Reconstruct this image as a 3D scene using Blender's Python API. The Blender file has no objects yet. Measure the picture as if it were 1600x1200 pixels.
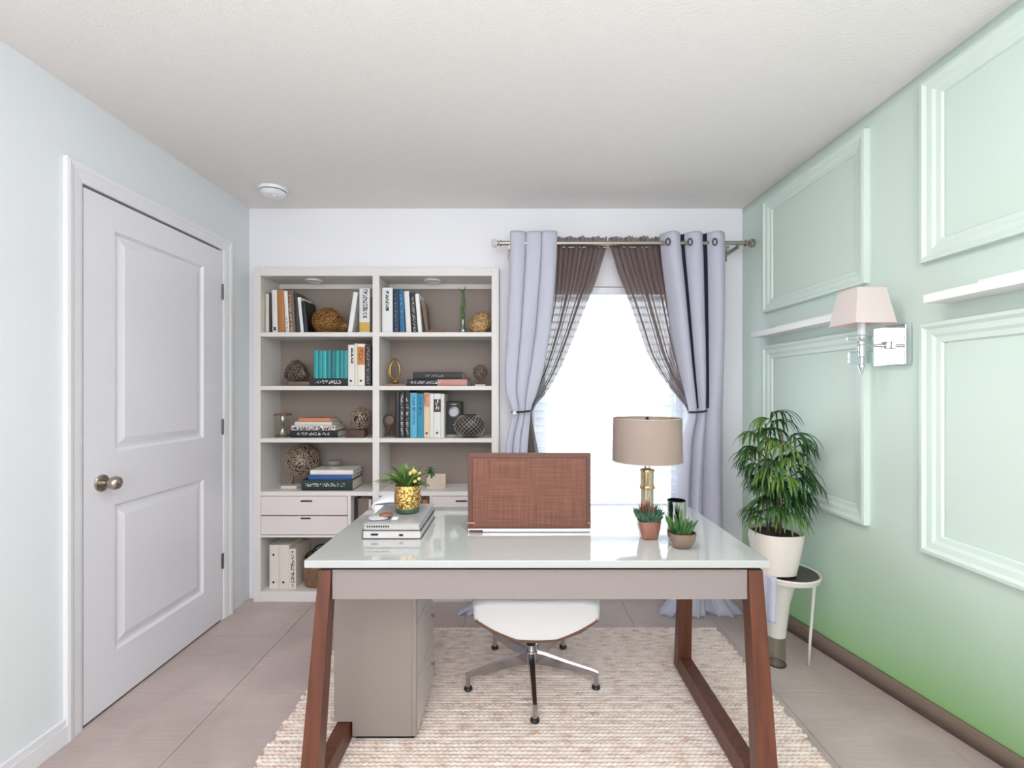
import bpy, bmesh, math, random
from mathutils import Vector, Matrix, noise
R = math.radians
PI = math.pi
random.seed(7)
S = bpy.context.scene
C = S.collection

# ---------------------------------------------------------------- camera, light, exposure
F = 742.0                      # focal length in pixels of the 1600 x 1200 frame
CU, CV = 808.0, 609.0          # where the optical axis meets the frame
EYE = 1.27                     # camera height
cd = bpy.data.cameras.new('camera')
cam = bpy.data.objects.new('camera', cd)
C.objects.link(cam)
cd.sensor_width = 36.0
cd.lens = 36.0 * F / 1600.0
cd.shift_x = -(CU - 800) / 1600.0
cd.shift_y = (CV - 600) / 1600.0
cd.clip_start = 0.02
cam.location = (0, 0, EYE)
cam.rotation_euler = (R(90), 0, 0)
S.camera = cam

W = bpy.data.worlds.new('world')
S.world = W
W.use_nodes = True
bg = W.node_tree.nodes['Background']
bg.inputs[0].default_value = (0.93, 0.97, 1.0, 1)
bg.inputs[1].default_value = 1.9

def area(name, loc, rot, sx, sy, power, col):
    d = bpy.data.lights.new(name, 'AREA')
    d.shape = 'RECTANGLE'
    d.size, d.size_y, d.energy, d.color = sx, sy, power, col
    o = bpy.data.objects.new(name, d)
    o.location = loc
    o.rotation_euler = rot
    C.objects.link(o)
    return o
# added unseen fill light behind the camera, aimed up at the ceiling
area('added_up_fill', (0.0, -0.75, 1.70), (R(180), 0, 0), 1.8, 1.6, 44, (0.95, 0.98, 1.02))
# added fill light in front of the solid rear wall; no window there
area('added_rear_fill', (-0.1, -1.72, 1.15), (R(90), 0, 0), 2.6, 2.0, 20, (0.95, 0.975, 1.0))
# added unseen fill light pointing down from the ceiling; no fitting is built
area('added_overhead_fill', (0.0, 1.2, 2.35), (0, 0, 0), 0.3, 0.3, 5, (1.0, 0.975, 0.95))
# daylight entering at the window
area('window_daylight', (0.575, 3.22, 1.2), (R(-90), 0, 0), 0.9, 1.38, 6, (0.96, 0.98, 1.0))

vs = S.view_settings
vs.view_transform = 'Standard'
vs.look = 'None'
vs.gamma = 1.0
vs.exposure = 0.92
vs.use_curve_mapping = False

# ---------------------------------------------------------------- helpers
def X(u, Y): return (u - CU) * Y / F
def Z(v, Y): return EYE + (CV - v) * Y / F

def lin(c):
    return tuple((x / 12.92 if x <= .04045 else ((x + .055) / 1.055) ** 2.4) for x in [k / 255 for k in c]) + (1,)

MATS = {}
def mat(name, col, rough=.5, metal=0., var=0., vscale=8., bump=0., bscale=60., stretch=(1, 1, 1),
        coat=0., spec=.5, trans=0., transl=0., sheen=0., alpha=1., emis=None, col2=None, sss=0.):
    if name in MATS:
        return MATS[name]
    m = bpy.data.materials.new(name)
    m.use_nodes = True
    nt = m.node_tree
    N, L = nt.nodes, nt.links
    b = N['Principled BSDF']
    b.inputs['Base Color'].default_value = lin(col)
    b.inputs['Roughness'].default_value = rough
    b.inputs['Metallic'].default_value = metal
    b.inputs['Specular IOR Level'].default_value = spec
    b.inputs['Coat Weight'].default_value = coat
    b.inputs['Transmission Weight'].default_value = trans
    b.inputs['Sheen Weight'].default_value = sheen
    b.inputs['Alpha'].default_value = alpha
    if emis:
        b.inputs['Emission Color'].default_value = lin(emis[0])
        b.inputs['Emission Strength'].default_value = emis[1]
    tc = N.new('ShaderNodeTexCoord')
    mp = N.new('ShaderNodeMapping')
    mp.inputs['Scale'].default_value = stretch
    L.new(tc.outputs['Object'], mp.inputs[0])
    if var > 0 or col2:
        n = N.new('ShaderNodeTexNoise')
        n.inputs['Scale'].default_value = vscale
        n.inputs['Detail'].default_value = 5
        L.new(mp.outputs[0], n.inputs['Vector'])
        mx = N.new('ShaderNodeMix')
        mx.data_type = 'RGBA'
        if col2:
            r = N.new('ShaderNodeValToRGB')
            r.color_ramp.elements[0].position = .38
            r.color_ramp.elements[1].position = .62
            L.new(n.outputs[0], r.inputs[0])
            L.new(r.outputs[0], mx.inputs[0])
            mx.inputs[6].default_value = lin(col)
            mx.inputs[7].default_value = lin(col2)
        else:
            L.new(n.outputs[0], mx.inputs[0])
            mx.inputs[6].default_value = lin([max(0, k * (1 - var)) for k in col])
            mx.inputs[7].default_value = lin([min(255, k * (1 + var)) for k in col])
        L.new(mx.outputs[2], b.inputs['Base Color'])
    if bump > 0:
        n2 = N.new('ShaderNodeTexNoise')
        n2.inputs['Scale'].default_value = bscale
        n2.inputs['Detail'].default_value = 4
        L.new(mp.outputs[0], n2.inputs['Vector'])
        bp = N.new('ShaderNodeBump')
        bp.inputs['Strength'].default_value = bump
        bp.inputs['Distance'].default_value = .01
        L.new(n2.outputs[0], bp.inputs['Height'])
        L.new(bp.outputs[0], b.inputs['Normal'])
    out = N['Material Output']
    if transl > 0:
        t = N.new('ShaderNodeBsdfTranslucent')
        t.inputs[0].default_value = lin(col)
        ms = N.new('ShaderNodeMixShader')
        ms.inputs[0].default_value = transl
        L.new(b.outputs[0], ms.inputs[1])
        L.new(t.outputs[0], ms.inputs[2])
        L.new(ms.outputs[0], out.inputs[0])
    MATS[name] = m
    return m

def glass_mat(name, col, refl=.12, rough=.02):
    """thin clear pane: lets light straight through and mirrors a little of it"""
    if name in MATS:
        return MATS[name]
    m = bpy.data.materials.new(name)
    m.use_nodes = True
    N, L = m.node_tree.nodes, m.node_tree.links
    N.remove(N['Principled BSDF'])
    t = N.new('ShaderNodeBsdfTransparent')
    t.inputs[0].default_value = lin(col)
    g = N.new('ShaderNodeBsdfGlossy')
    g.inputs['Roughness'].default_value = rough
    ms = N.new('ShaderNodeMixShader')
    ms.inputs[0].default_value = refl
    L.new(t.outputs[0], ms.inputs[1])
    L.new(g.outputs[0], ms.inputs[2])
    L.new(ms.outputs[0], N['Material Output'].inputs[0])
    MATS[name] = m
    return m

def sheer_mat(name, col, thru):
    m = bpy.data.materials.new(name)
    m.use_nodes = True
    N, L = m.node_tree.nodes, m.node_tree.links
    b = N['Principled BSDF']
    b.inputs['Base Color'].default_value = lin(col)
    b.inputs['Roughness'].default_value = .75
    t = N.new('ShaderNodeBsdfTranslucent')
    t.inputs[0].default_value = lin(col)
    a = N.new('ShaderNodeMixShader')
    a.inputs[0].default_value = .45
    L.new(b.outputs[0], a.inputs[1])
    L.new(t.outputs[0], a.inputs[2])
    tr = N.new('ShaderNodeBsdfTransparent')
    ms = N.new('ShaderNodeMixShader')
    ms.inputs[0].default_value = thru
    L.new(a.outputs[0], ms.inputs[1])
    L.new(tr.outputs[0], ms.inputs[2])
    L.new(ms.outputs[0], N['Material Output'].inputs[0])
    return m

def print_mat(name, col, ink, zlo, zhi, xlo=.25, xhi=.75, cell=.0035, dens=.5, patch=None):
    """book cover cloth whose spine (the -Y side) carries a band of small printed letters; patch = (colour, zlo, zhi)"""
    m = bpy.data.materials.new(name)
    m.use_nodes = True
    N, L = m.node_tree.nodes, m.node_tree.links
    b = N['Principled BSDF']
    b.inputs['Roughness'].default_value = .5
    tc = N.new('ShaderNodeTexCoord')
    sg = N.new('ShaderNodeSeparateXYZ')
    L.new(tc.outputs['Generated'], sg.inputs[0])
    sn = N.new('ShaderNodeSeparateXYZ')
    L.new(tc.outputs['Normal'], sn.inputs[0])
    def mth(op, a, bb):
        n = N.new('ShaderNodeMath')
        n.operation = op
        for i, k in enumerate((a, bb)):
            if isinstance(k, (int, float)):
                n.inputs[i].default_value = k
            else:
                L.new(k, n.inputs[i])
        return n.outputs[0]
    def band(s, lo, hi):
        return mth('MULTIPLY', mth('GREATER_THAN', s, lo), mth('LESS_THAN', s, hi))
    front = mth('LESS_THAN', sn.outputs[1], -.7)
    sp = N.new('ShaderNodeVectorMath')
    sp.operation = 'SNAP'
    sp.inputs[1].default_value = (cell, 10, cell)
    L.new(tc.outputs['Object'], sp.inputs[0])
    wn = N.new('ShaderNodeTexWhiteNoise')
    L.new(sp.outputs[0], wn.inputs[0])
    g = mth('LESS_THAN', wn.outputs[0], dens)
    k = mth('MULTIPLY', mth('MULTIPLY', g, front), mth('MULTIPLY', band(sg.outputs[2], zlo, zhi), band(sg.outputs[0], xlo, xhi)))
    base = lin(col)
    prev = None
    if patch:
        mx = N.new('ShaderNodeMix')
        mx.data_type = 'RGBA'
        mx.inputs[6].default_value = base
        mx.inputs[7].default_value = lin(patch[0])
        L.new(mth('MULTIPLY', front, band(sg.outputs[2], patch[1], patch[2])), mx.inputs[0])
        prev = mx.outputs[2]
    mx = N.new('ShaderNodeMix')
    mx.data_type = 'RGBA'
    if prev:
        L.new(prev, mx.inputs[6])
    else:
        mx.inputs[6].default_value = base
    mx.inputs[7].default_value = lin(ink)
    L.new(k, mx.inputs[0])
    L.new(mx.outputs[2], b.inputs['Base Color'])
    return m

def new(): return bmesh.new()

def box(x0, x1, y0, y1, z0, z1, bev=0., seg=2, bm=None):
    b = new()
    vs_ = [b.verts.new((x, y, z)) for x in (x0, x1) for y in (y0, y1) for z in (z0, z1)]
    for f in ((0, 1, 3, 2), (4, 6, 7, 5), (0, 4, 5, 1), (2, 3, 7, 6), (0, 2, 6, 4), (1, 5, 7, 3)):
        b.faces.new([vs_[i] for i in f])
    if bev > 0:
        bmesh.ops.bevel(b, geom=list(b.edges), offset=bev, segments=seg, affect='EDGES', profile=.5)
    if bm is None:
        return b
    return join(bm, b)

def join(bm, other, mtx=None):
    me = bpy.data.meshes.new('tmp')
    if mtx is not None:
        other.transform(mtx)
    other.to_mesh(me)
    other.free()
    bm.from_mesh(me)
    bpy.data.meshes.remove(me)
    return bm

def hexa(p, bev=0.):
    """eight corners: four of the bottom ring then four of the top ring"""
    b = new()
    v = [b.verts.new(q) for q in p]
    for f in ((3, 2, 1, 0), (4, 5, 6, 7), (0, 1, 5, 4), (1, 2, 6, 5), (2, 3, 7, 6), (3, 0, 4, 7)):
        b.faces.new([v[i] for i in f])
    if bev > 0:
        bmesh.ops.bevel(b, geom=list(b.edges), offset=bev, segments=2, affect='EDGES', profile=.5)
    return b

def lathe(prof, n=32, cx=0., cy=0., sq=None):
    """prof: (radius, z) from bottom to top; sq: superellipse power for a squarish plan"""
    b = new()
    rings = []
    for r, z in prof:
        ring = []
        for i in range(n):
            a = 2 * PI * i / n
            c, s = math.cos(a), math.sin(a)
            k = 1.0 if not sq else (abs(c) ** sq + abs(s) ** sq) ** (-1 / sq)
            ring.append(b.verts.new((cx + r * k * c, cy + r * k * s, z)))
        rings.append(ring)
    for a, c in zip(rings, rings[1:]):
        for i in range(n):
            j = (i + 1) % n
            b.faces.new((a[i], a[j], c[j], c[i]))
    if prof[0][0] > 1e-5:
        b.faces.new(list(reversed(rings[0])))
    if prof[-1][0] > 1e-5:
        b.faces.new(rings[-1])
    bmesh.ops.remove_doubles(b, verts=b.verts, dist=1e-6)
    return b

def tube(pts, r, n=8, close=False, bm=None):
    b = bm or new()
    pts = [Vector(p) for p in pts]
    rs = r if isinstance(r, (list, tuple)) else [r] * len(pts)
    rings = []
    m = len(pts)
    up = None
    for i, p in enumerate(pts):
        if close:
            d = (pts[(i + 1) % m] - pts[i - 1]).normalized()
        else:
            d = (pts[min(i + 1, m - 1)] - pts[max(i - 1, 0)]).normalized()
        if up is None:
            up = Vector((0, 0, 1)) if abs(d.z) < .9 else Vector((1, 0, 0))
        s = d.cross(up).normalized()
        up = s.cross(d).normalized()
        rings.append([b.verts.new(p + (s * math.cos(2 * PI * k / n) + up * math.sin(2 * PI * k / n)) * rs[i]) for k in range(n)])
    pr = list(zip(rings, rings[1:]))
    if close:
        pr.append((rings[-1], rings[0]))
    for a, c in pr:
        for k in range(n):
            j = (k + 1) % n
            b.faces.new((a[k], a[j], c[j], c[k]))
    if not close:
        b.faces.new(list(reversed(rings[0])))
        b.faces.new(rings[-1])
    return b

def grid(fn, nu, nv):
    b = new()
    g = [[b.verts.new(fn(i / nu, j / nv)) for i in range(nu + 1)] for j in range(nv + 1)]
    for j in range(nv):
        for i in range(nu):
            b.faces.new((g[j][i], g[j][i + 1], g[j + 1][i + 1], g[j + 1][i]))
    return b

def top(o):
    while o.parent:
        o = o.parent
    return o

def obj(name, bm, m, parent=None, smooth=False, loc=None, local=False, fixn=True):
    """one mesh object. bm is in world coordinates unless local=True; a root keeps its origin at loc"""
    if fixn:
        bmesh.ops.recalc_face_normals(bm, faces=bm.faces)
    if not local:
        off = Vector(loc) if loc is not None else (top(parent).location if parent else Vector((0, 0, 0)))
        bm.transform(Matrix.Translation(-Vector(off)))
    me = bpy.data.meshes.new(name)
    bm.to_mesh(me)
    bm.free()
    if smooth:
        if smooth is True:
            me.polygons.foreach_set('use_smooth', [True] * len(me.polygons))
        else:
            me.polygons.foreach_set('use_smooth', [True] * len(me.polygons))
            me.set_sharp_from_angle(angle=R(smooth))
    if m:
        me.materials.append(m)
    o = bpy.data.objects.new(name, me)
    C.objects.link(o)
    if parent:
        o.parent = parent
    if loc is not None:
        o.location = loc
    return o

def tag(o, label, cat=None, group=None, kind=None):
    if label: o['label'] = label
    if cat: o['category'] = cat
    if group: o['group'] = group
    if kind: o['kind'] = kind
    return o

def thing(name, label, cat, loc, group=None, rot=None):
    o = bpy.data.objects.new(name, None)
    o.empty_display_size = .05
    C.objects.link(o)
    o.location = loc
    if rot: o.rotation_euler = rot
    return tag(o, label, cat, group)

def struct(o, label=None):
    o['kind'] = 'structure'
    if label: o['label'] = label
    return o

def eroot(name, loc=(0, 0, 0)):
    o = bpy.data.objects.new(name, None)
    o.empty_display_size = .05
    C.objects.link(o)
    o.location = loc
    return o

def bevmod(o, w, seg=2):
    md = o.modifiers.new('bevel', 'BEVEL')
    md.width = w
    md.segments = seg
    md.limit_method = 'ANGLE'
    return o

# ---------------------------------------------------------------- dimensions
XL = -1.631
YB = 2.895
ZC = 2.374
YR = -1.8                       # wall behind the photographer
def WX(Y): return 1.373 + .03 * (YB - Y)                      # right wall, upper part
def AX(Y): return min(.30, max(0., .2 * (2.78 - Y)))          # how far its foot stands out
def WF(Y, z): return WX(Y) + (AX(Y) * (1 - z / .72) ** 1.5 if z < .72 else 0.)

# ---------------------------------------------------------------- surface materials
M_wall = mat('pale_wall_paint', (228, 231, 235), .75, var=.008, vscale=3, bump=.03, bscale=160)
M_back = mat('back_wall_paint', (238, 237, 242), .75, var=.008, vscale=3, bump=.03, bscale=160)
M_trim = mat('white_trim_gloss', (233, 232, 237), .32, bump=.01, bscale=90)
M_door = mat('white_door_gloss', (232, 230, 237), .22, bump=.008, bscale=70)
M_ceil = mat('ceiling_texture', (236, 232, 229), .9, bump=.18, bscale=120, var=.01, vscale=30)
M_grout = mat('pale_grout', (176, 164, 156), .9, bump=.05, bscale=200)
M_dark = mat('dark_gap', (28, 26, 26), .8)

def mint_mat():
    m = bpy.data.materials.new('mint_wall_paint')
    m.use_nodes = True
    N, L = m.node_tree.nodes, m.node_tree.links
    b = N['Principled BSDF']
    b.inputs['Roughness'].default_value = .55
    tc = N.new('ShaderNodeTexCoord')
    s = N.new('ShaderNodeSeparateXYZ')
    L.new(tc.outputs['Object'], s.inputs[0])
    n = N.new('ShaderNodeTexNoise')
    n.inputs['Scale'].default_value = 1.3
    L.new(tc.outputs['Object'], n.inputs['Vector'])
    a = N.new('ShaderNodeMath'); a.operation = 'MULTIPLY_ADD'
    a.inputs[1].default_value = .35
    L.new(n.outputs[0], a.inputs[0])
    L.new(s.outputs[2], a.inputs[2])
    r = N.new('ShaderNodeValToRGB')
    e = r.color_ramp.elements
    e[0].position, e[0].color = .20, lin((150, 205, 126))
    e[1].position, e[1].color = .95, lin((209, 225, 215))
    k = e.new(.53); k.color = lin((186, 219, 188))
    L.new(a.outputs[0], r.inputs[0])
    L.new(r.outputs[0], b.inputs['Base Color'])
    return m
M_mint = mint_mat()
M_mintrim = mat('mint_moulding_paint', (214, 229, 220), .4, bump=.01, bscale=90)

def tile_mat():
    m = bpy.data.materials.new('mauve_porcelain_tile')
    m.use_nodes = True
    N, L = m.node_tree.nodes, m.node_tree.links
    b = N['Principled BSDF']
    tc = N.new('ShaderNodeTexCoord')
    oi = N.new('ShaderNodeObjectInfo')
    ad = N.new('ShaderNodeVectorMath'); ad.operation = 'MULTIPLY_ADD'
    ad.inputs[1].default_value = (1, 1, 1)
    L.new(tc.outputs['Object'], ad.inputs[0])
    L.new(oi.outputs['Location'], ad.inputs[2])
    n = N.new('ShaderNodeTexNoise')
    n.inputs['Scale'].default_value = 3.2
    n.inputs['Detail'].default_value = 8
    n.inputs['Distortion'].default_value = .6
    L.new(ad.outputs[0], n.inputs['Vector'])
    n2 = N.new('ShaderNodeTexNoise')
    n2.inputs['Scale'].default_value = 30
    mp = N.new('ShaderNodeMapping')
    mp.inputs['Scale'].default_value = (.15, 4, 1)
    L.new(ad.outputs[0], mp.inputs[0])
    L.new(mp.outputs[0], n2.inputs['Vector'])
    mm = N.new('ShaderNodeMath'); mm.operation = 'MULTIPLY_ADD'
    mm.inputs[1].default_value = .35
    L.new(n2.outputs[0], mm.inputs[0])
    L.new(n.outputs[0], mm.inputs[2])
    r = N.new('ShaderNodeValToRGB')
    r.color_ramp.elements[0].position = .45
    r.color_ramp.elements[0].color = lin((174, 158, 153))
    r.color_ramp.elements[1].position = .9
    r.color_ramp.elements[1].color = lin((200, 184, 179))
    L.new(mm.outputs[0], r.inputs[0])
    L.new(r.outputs[0], b.inputs['Base Color'])
    b.inputs['Roughness'].default_value = .42
    return m
M_tile = tile_mat()

# ---------------------------------------------------------------- room shell
floor = struct(obj('floor', box(XL - .1, 2.1, YR - .1, YB + .3, -.06, -.0035), M_grout))
T = .458
tile_me = None
ix = -1
for ix in range(-1, 7):
    for iy in range(-4, 4):
        x0 = -1.204 + ix * T
        y0 = 1.996 + iy * T
        w, d = T, T
        xa = x0
        if x0 < XL: xa, w = XL, x0 + T - XL
        if y0 + T > YB: d = YB - y0
        if d < .03 or w < .03: continue
        g = .002
        bm = box(g, w - g, g, d - g, -.012, 0, .0012, 1)
        o = obj('floor_tile', bm, M_tile, floor, local=True)
        o.location = (xa, y0, 0)

struct(obj('ceiling', box(XL - .1, 2.1, YR - .1, YB + .3, ZC, ZC + .06), M_ceil))

# left wall with the door opening
DY0, DY1, DZ = 1.782, 2.614, 2.031
b = box(XL - .14, XL, YR, DY0 - .006, -.003, ZC)
box(XL - .14, XL, DY1 + .006, YB + .2, -.003, ZC, bm=b)
box(XL - .14, XL, DY0 - .006, DY1 + .006, DZ + .012, ZC, bm=b)
struct(obj('wall_left', b, M_wall))
# wall behind the photographer
struct(obj('wall_rear', box(XL, 2.0, YR - .12, YR, -.003, ZC), M_wall))

# back wall with the bookcase recess and the window opening
KX0, KX1, KZ = X(396, 2.84) - .002, X(779.5, 2.84) + .002, Z(418, 2.84) + .002
GX0, GX1, GZ0, GZ1 = .105, 1.045, .47, 1.902
b = new()
xs = [XL - .1, KX0, KX1, GX0, GX1, 2.0]
zs = sorted([-.003, GZ0, GZ1, KZ, ZC])
for i in range(5):
    for j in range(4):
        xm, zm = (xs[i] + xs[i + 1]) / 2, (zs[j] + zs[j + 1]) / 2
        if KX0 < xm < KX1 and zm < KZ: continue
        if GX0 < xm < GX1 and GZ0 < zm < GZ1: continue
        box(xs[i], xs[i + 1], YB, YB + .22, zs[j], zs[j + 1], bm=b)
bmesh.ops.remove_doubles(b, verts=b.verts, dist=1e-5)
struct(obj('wall_back', b, M_back))

# right wall: mint, its foot running out towards the room's near end
def wr(s, t):
    Y = YB + .1 - s * (YB + .1 - YR)
    z = t * ZC
    return (WF(Y, z), Y, z)
b = grid(wr, 48, 48)
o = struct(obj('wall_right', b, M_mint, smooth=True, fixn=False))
md = o.modifiers.new('thick', 'SOLIDIFY'); md.thickness = .1; md.offset = -1
b2 = None

# baseboards
def stepbase(x0, x1, y0, y1, h, axis):
    b = box(x0, x1, y0, y1, 0, h * .72)
    if axis == 'x+':   # wall on the left, facing +x
        box(x0, x1 - .005, y0, y1, h * .72, h, .002, 1, bm=b)
    else:
        box(x0, x1, y0 + .005, y1, h * .72, h, .002, 1, bm=b)
    return b
struct(obj('baseboard_left', stepbase(XL, XL + .016, YR, 1.706, .088, 'x+'), M_trim))
b = stepbase(KX1 + .002, 1.37, YB - .014, YB, .07, 'y')
struct(obj('baseboard_back', b, M_trim))
M_skirt = mat('brown_skirting', (126, 109, 97), .5, var=.04, vscale=10)
def sk(off):
    def f(s, t):
        Y = YB - s * (YB - YR)
        z = t * .088
        return (WF(Y, z) - off, Y, z)
    return f
b = grid(sk(.014), 40, 1)
o = struct(obj('baseboard_right', b, M_skirt, smooth=30, fixn=False))
md = o.modifiers.new('thick', 'SOLIDIFY'); md.thickness = .013; md.offset = -1

# ---------------------------------------------------------------- door in the left wall
def prof_frame_x(x, yz0, yz1, rings):
    """concentric rectangles in the plane x=..., rings = [(inset, depth)]; returns bmesh strips facing +x plus the last field"""
    b = new()
    loops = []
    (y0, z0), (y1, z1) = yz0, yz1
    for ins, dep in rings:
        loops.append([b.verts.new((x + dep, y, z)) for y, z in
                      ((y0 + ins, z0 + ins), (y1 - ins, z0 + ins), (y1 - ins, z1 - ins), (y0 + ins, z1 - ins))])
    for a, c in zip(loops, loops[1:]):
        for i in range(4):
            j = (i + 1) % 4
            b.faces.new((a[i], a[j], c[j], c[i]))
    return b, loops

door = struct(eroot('door_1', (XL, DY0, 0)), 'white two-panel door with a nickel knob')
xf = XL + .004
PY0, PY1 = 1.921, 2.466
PZ = ((.214, .806), (1.02, 1.912))
b = new()
ys = [DY0, PY0, PY1, DY1]
zz = [.009, PZ[0][0], PZ[0][1], PZ[1][0], PZ[1][1], DZ]
for i in range(3):
    for j in range(5):
        if i == 1 and j in (1, 3): continue
        b.faces.new([b.verts.new(p) for p in ((xf, ys[i], zz[j]), (xf, ys[i + 1], zz[j]), (xf, ys[i + 1], zz[j + 1]), (xf, ys[i], zz[j + 1]))])
bmesh.ops.remove_doubles(b, verts=b.verts, dist=1e-5)
box(xf - .036, xf - .016, DY0, DY1, .009, DZ, bm=b)
for q in ((DY0, DY0, .009, DZ), (DY1, DY1, .009, DZ)):
    b.faces.new([b.verts.new(p) for p in ((xf, q[0], q[2]), (xf, q[0], q[3]), (xf - .036, q[0], q[3]), (xf - .036, q[0], q[2]))])
for z in (.009, DZ):
    b.faces.new([b.verts.new(p) for p in ((xf, DY0, z), (xf, DY1, z), (xf - .036, DY1, z), (xf - .036, DY0, z))])
obj('door_slab', b, M_door, door, fixn=True)
for (z0, z1) in PZ:
    b, lp = prof_frame_x(xf, (PY0, z0), (PY1, z1), [(0, 0), (.012, -.011), (.024, -.011), (.052, -.002)])
    b.faces.new(lp[-1])
    obj('door_panel', b, M_door, door)
M_nickel = mat('satin_nickel', (176, 165, 155), .24, 1.0)
M_hinge = mat('hinge_steel', (104, 102, 106), .35, 1.0)
kY, kZ = X(157, 1) and 1.859, .905
def rot_x(bm, c):      # lathe about +x at point c
    bm.transform(Matrix.Translation(c) @ Matrix.Rotation(R(90), 4, 'Y'))
    return bm
b = rot_x(lathe([(.033, 0), (.033, .004), (.029, .008), (.014, .011)], 32), Vector((xf, kY, kZ)))
knob_rose = obj('knob_rose', b, M_nickel, door, smooth=40)
b = rot_x(lathe([(.012, .008), (.011, .024), (.015, .030), (.021, .038), (.0255, .048), (.0265, .056), (.024, .065), (.016, .072), (.006, .0755), (0, .076)], 32), Vector((xf, kY, kZ)))
obj('door_knob', b, M_nickel, door, smooth=60)
obj('latch_plate', box(XL - .012, XL + .001, DY0 - .006, DY0 - .001, kZ - .03, kZ + .03), M_dark, door)
for hz in (1.81, 1.066, .326):
    h = obj('hinge', box(XL + .001, XL + .006, DY1 - .001, DY1 + .017, hz - .04, hz + .04, .0015, 1), M_hinge, door)
    obj('hinge_pin', tube([(XL + .008, DY1 + .004, hz - .042), (XL + .008, DY1 + .004, hz + .042)], .005, 10), M_hinge, h, smooth=40)
# jamb and casing
tr = struct(eroot('trim_1', (XL, DY0, 0)), 'white moulded casing round the door')
cw = .07
y_in0, y_in1, z_in = DY0 - .006, DY1 + .018, DZ + .012
b = new()
loops = []
for ins, dep in [(0, 0), (0, .016), (.010, .018), (.022, .016), (.030, .012), (.055, .010), (.066, .008), (.070, .006), (.070, 0)]:
    k = cw - ins                      # distance outwards from the opening
    loops.append([b.verts.new((XL + dep, y, z)) for y, z in ((y_in0 - k, .0), (y_in0 - k, z_in + k), (y_in1 + k, z_in + k), (y_in1 + k, .0))])
for p, q in zip(loops, loops[1:]):
    for i in range(3):
        b.faces.new((p[i], p[i + 1], q[i + 1], q[i]))
obj('casing', b, M_trim, tr)
obj('door_jamb', box(XL - .13, XL - .045, DY0 - .02, DY1 + .02, 0, DZ + .02), M_dark, tr)

# ---------------------------------------------------------------- smoke detector
sx, sy = X(427, 2.61), 2.61
t = thing('smoke_detector', 'round white smoke detector on the ceiling above the bookcase', 'smoke detector', (sx, sy, ZC))
M_plastic = mat('white_plastic', (238, 238, 242), .35)
obj('base', lathe([(.071, ZC - .016), (.073, ZC - .012), (.073, ZC)], 40, sx, sy), M_plastic, t, smooth=40)
obj('vent_gap', lathe([(.066, ZC - .021), (.066, ZC - .014)], 40, sx, sy), M_dark, t, smooth=40)
obj('cover', lathe([(0, ZC - .046), (.02, ZC - .0455), (.042, ZC - .042), (.058, ZC - .034), (.067, ZC - .024), (.067, ZC - .02)], 40, sx, sy), M_plastic, t, smooth=40)
obj('test_button', lathe([(.009, ZC - .049), (.010, ZC - .044)], 20, sx + .018, sy - .02), M_plastic, t, smooth=40)

# ---------------------------------------------------------------- window and blind
win = struct(eroot('window_1', ((GX0 + GX1) / 2, YB + .1, GZ0)), 'white sash window full of daylight')
M_vinyl = mat('white_vinyl', (238, 240, 244), .35)
M_pane = glass_mat('window_glass', (246, 250, 252), .05)
fy0, fy1 = YB + .10, YB + .16
b = box(GX0, GX0 + .045, fy0, fy1, GZ0, GZ1)
box(GX1 - .045, GX1, fy0, fy1, GZ0, GZ1, bm=b)
box(GX0, GX1, fy0, fy1, GZ1 - .04, GZ1, bm=b)
box(GX0, GX1, fy0, fy1, GZ0, GZ0 + .05, bm=b)
obj('window_frame', b, M_vinyl, win)
zm = Z(634, YB + .13)
def sash(name, z0, z1, y0, y1):
    b = box(GX0 + .045, GX0 + .075, y0, y1, z0, z1)
    box(GX1 - .075, GX1 - .045, y0, y1, z0, z1, bm=b)
    box(GX0 + .075, GX1 - .075, y0, y1, z1 - .032, z1, bm=b)
    box(GX0 + .075, GX1 - .075, y0, y1, z0, z0 + .032, bm=b)
    s = obj(name, b, M_vinyl, win)
    obj('pane', box(GX0 + .075, GX1 - .075, (y0 + y1) / 2 - .002, (y0 + y1) / 2 + .002, z0 + .03, z1 - .03), M_pane, s)
sash('upper_sash', zm - .01, GZ1 - .04, YB + .132, YB + .155)
sash('lower_sash', GZ0 + .05, zm + .02, YB + .105, YB + .128)
obj('window_sill', box(GX0 - .03, GX1 + .03, YB - .03, YB + .10, GZ0 - .022, GZ0 + .002, .004, 2), mat('cool_sill', (206, 209, 216), .25), win)

M_slat = mat('white_blind_slat', (246, 247, 250), .4, transl=.55)
bl = thing('window_blind', 'white horizontal slat blind hanging in the window', 'window blind', ((GX0 + GX1) / 2, YB + .05, GZ1))
bx0, bx1, by = GX0 + .012, GX1 - .012, YB + .055
obj('head_rail', box(bx0, bx1, by - .028, by + .028, GZ1 - .045, GZ1 - .001, .003, 1), M_vinyl, bl)
z_bot = Z(793, YB + .04)
zt = GZ1 - .075
n = int((zt - z_bot) / .0455)
sl_me = None
for i in range(n):
    z = zt - i * (zt - z_bot) / n
    if sl_me is None:
        bm = grid(lambda s, q: (bx0 + s * (bx1 - bx0) - bl.location.x, (q - .5) * .048 + .005, .0035 * (1 - (2 * q - 1) ** 2)), 1, 4)
        bm.transform(Matrix.Rotation(R(-6), 4, 'X'))
        ret = bmesh.ops.extrude_face_region(bm, geom=list(bm.faces))
        for v in [e for e in ret['geom'] if isinstance(e, bmesh.types.BMVert)]:
            v.co.z -= .0022
        o = obj('slat', bm, M_slat, bl, local=True)
        sl_me = o.data
    else:
        o = bpy.data.objects.new('slat', sl_me); C.objects.link(o); o.parent = bl
    o.location = (0, 0, z - bl.location.z)
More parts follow.
